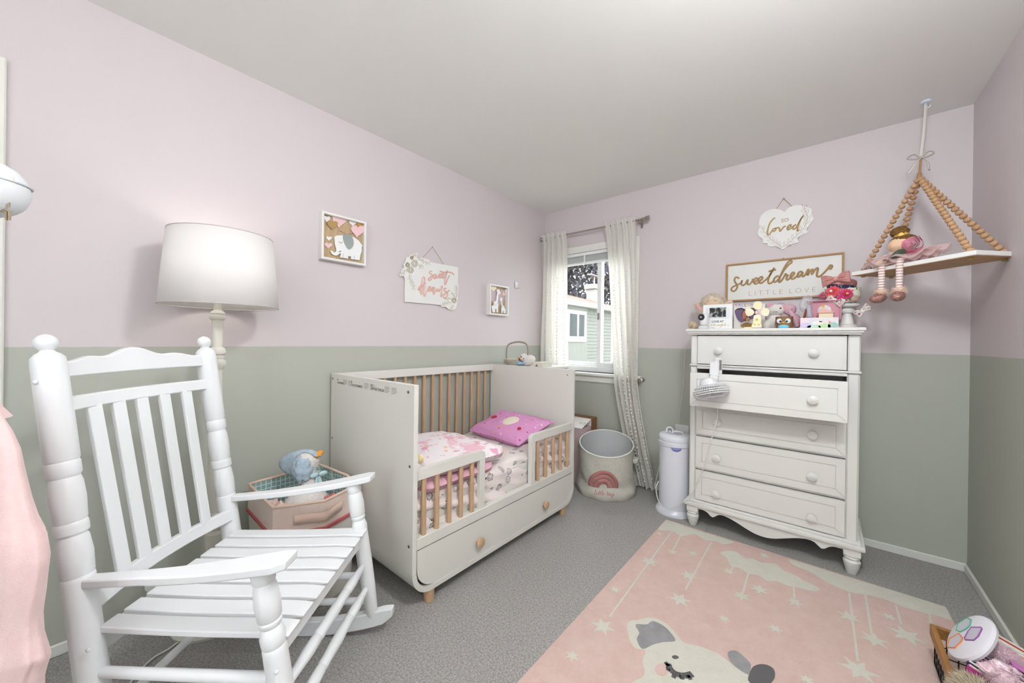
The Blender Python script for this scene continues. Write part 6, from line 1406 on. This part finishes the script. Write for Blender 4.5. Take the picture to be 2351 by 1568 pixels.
# pink fluffy plush and cream fur in the crate
ph_c = at(2306, 1508, 2, .222); pf = at(2296, 1553, 2, .2); pu = thing('pink_fluffy_plush', 'pale pink fluffy plush with satin ears in the toy crate', 'plush toy', pf-Z*.04)
m_pf = mat('pale_pink_fur', 'ecd0da', 1, bump=.5, bs=300)
MB().ell(ph_c, (.03, .03, .026), rough=.03).fuzz(ph_c, (.03, .03, .026), .011, 4500, .0007).build('head', m_pf, pu)
MB().ell(pf, (.036, .036, .03), rough=.03).fuzz(pf, (.036, .036, .03), .008, 2500, .0007).build('body', m_pf, pu)
m_sat = mat('pink_foil_satin', 'e2bccb', .35, 'f0d9e1', 60, metal=.15)
for dx_, dy_ in ((-.034, .004), (.0, .012), (.034, -.002)): crum(pf+rt*dx_+Z*(.018+dy_), (.02, .018, .013), int(dx_*1000)+50, .4).build('satin_tuft', m_sat, pu, 60)
MB().box(pf+rt*.055+Z*.028, (.03, .03, .004), .001, Matrix.Rotation(.4, 3, 'Y')).build('ribbon', mat('orchid_ribbon', 'cf7fc4', .4), pu, 0)
cf = V((2.50, 1.43, .14)); cu = thing('cream_fur_plush', 'shaggy cream fur plush at the front of the toy crate', 'plush toy', cf-Z*.05)
MB().ell(cf, (.045, .06, .04), rough=.04).fuzz(cf, (.045, .06, .04), .028, 5000, .0011).build('body', mat('shaggy_cream', 'd9cdb6', 1, 'cdbfa5', 60), cu)
# ---------------------------------------------------------------- stand with pink garment and white cap, left foreground
dpt = .76; base_ = atd(-70, 770, dpt); bx_, by_ = base_.x, base_.y
cs2 = thing('coat_stand', 'white coat stand just outside the left edge', 'stand', (bx_, by_, 0))
MB().lathe((bx_, by_, 0), (bx_, by_, .025), [(0, .14), (.6, .14), (1, .05)], 28).build('base', m_white, cs2); MB().tube([(bx_, by_, .02), (bx_, by_, 1.62)], .013, 12).build('pole', m_white, cs2)
gm = thing('pink_garment', 'blush pink fleece garment hanging at the left edge', 'clothing', (bx_, by_, .3))
k_ = F/dpt
sil = [(910, -40), (950, 0), (990, 25), (1030, 42), (1080, 52), (1150, 68), (1200, 84), (1240, 102), (1290, 110), (1330, 106), (1380, 100), (1430, 92), (1470, 94), (1500, 103), (1520, 108), (1545, 100), (1570, 94), (1640, 95), (1700, 90)]
L_ = [(1.177-(yy-770)/k_, (xx+70)/k_) for yy, xx in sil]
fa = math.atan2(rt.y, rt.x); fwh = V((fw.x, fw.y, 0)).normalized()
def gr_(u, v):
    t_ = v*(len(L_)-1); i = min(int(t_), len(L_)-2); f = t_-i; z_ = lerp(L_[i][0], L_[i+1][0], f); r_ = lerp(L_[i][1], L_[i+1][1], f); a = u*2*PI
    w_ = 1+.10*math.sin((a-fa)*7+v*3+1.7)*abs(math.sin((a-fa)/2))+.05*math.sin((a-fa)*13+v*9)*abs(math.sin((a-fa)))
    d = rt*math.cos(a-fa)+fwh*(.3*math.sin(a-fa)); return V((bx_, by_, z_+.006*math.sin(a*3+v*9)))+d*(r_*w_)
MB().grid(gr_, 120, 72).build('draped_cloth', mat('blush_fleece', 'ebcfcd', .95, 'e5c4c2', 30, bump=.35, bs=350, sheen=.3), gm, 60)
MB().lathe((bx_, by_, 1.0), (bx_, by_, 1.07), [(0, .055), (.6, .03), (1, .014)], 20).build('collar', MATS['blush_fleece'], gm)
wc = atd(-34, 431, dpt*1.02); rw2 = 66/F*dpt*1.02; wh = thing('round_bonnet', 'white round cap with dangling trim on the stand at the left edge', 'hat', wc-Z*rw2)
rw2 = 66/F*dpt*1.02
MB().ell(wc, (rw2, rw2, rw2), nu=28, nv=18).build('crown', mat('cool_white_knit', 'dfe3e6', .7, bump=.3, bs=250), wh)
# seam
MB().tube([wc+V((rw2*.985*math.cos(a*PI/20), rw2*1.01*math.sin(a*PI/20), .014)) for a in range(40)], .002, 6, closed=True).build('seam', mat('grey_seam', 'd0d5d8', .7), wh)
m_tw = mat('tan_trim', '9a8a72', .8)
for dx, dz_, L in ((.058, .022, .02), (.05, -.012, .028), (.052, -.05, .018), (.045, -.052, .016)):
    q = wc+rt*dx+Z*dz_; MB().tube([q-rt*.012+Z*.004, q, q-Z*L], [.0025, .003, .002], 6).build('dangling_trim', m_tw if dz_ < .02 else m_plw, wh)
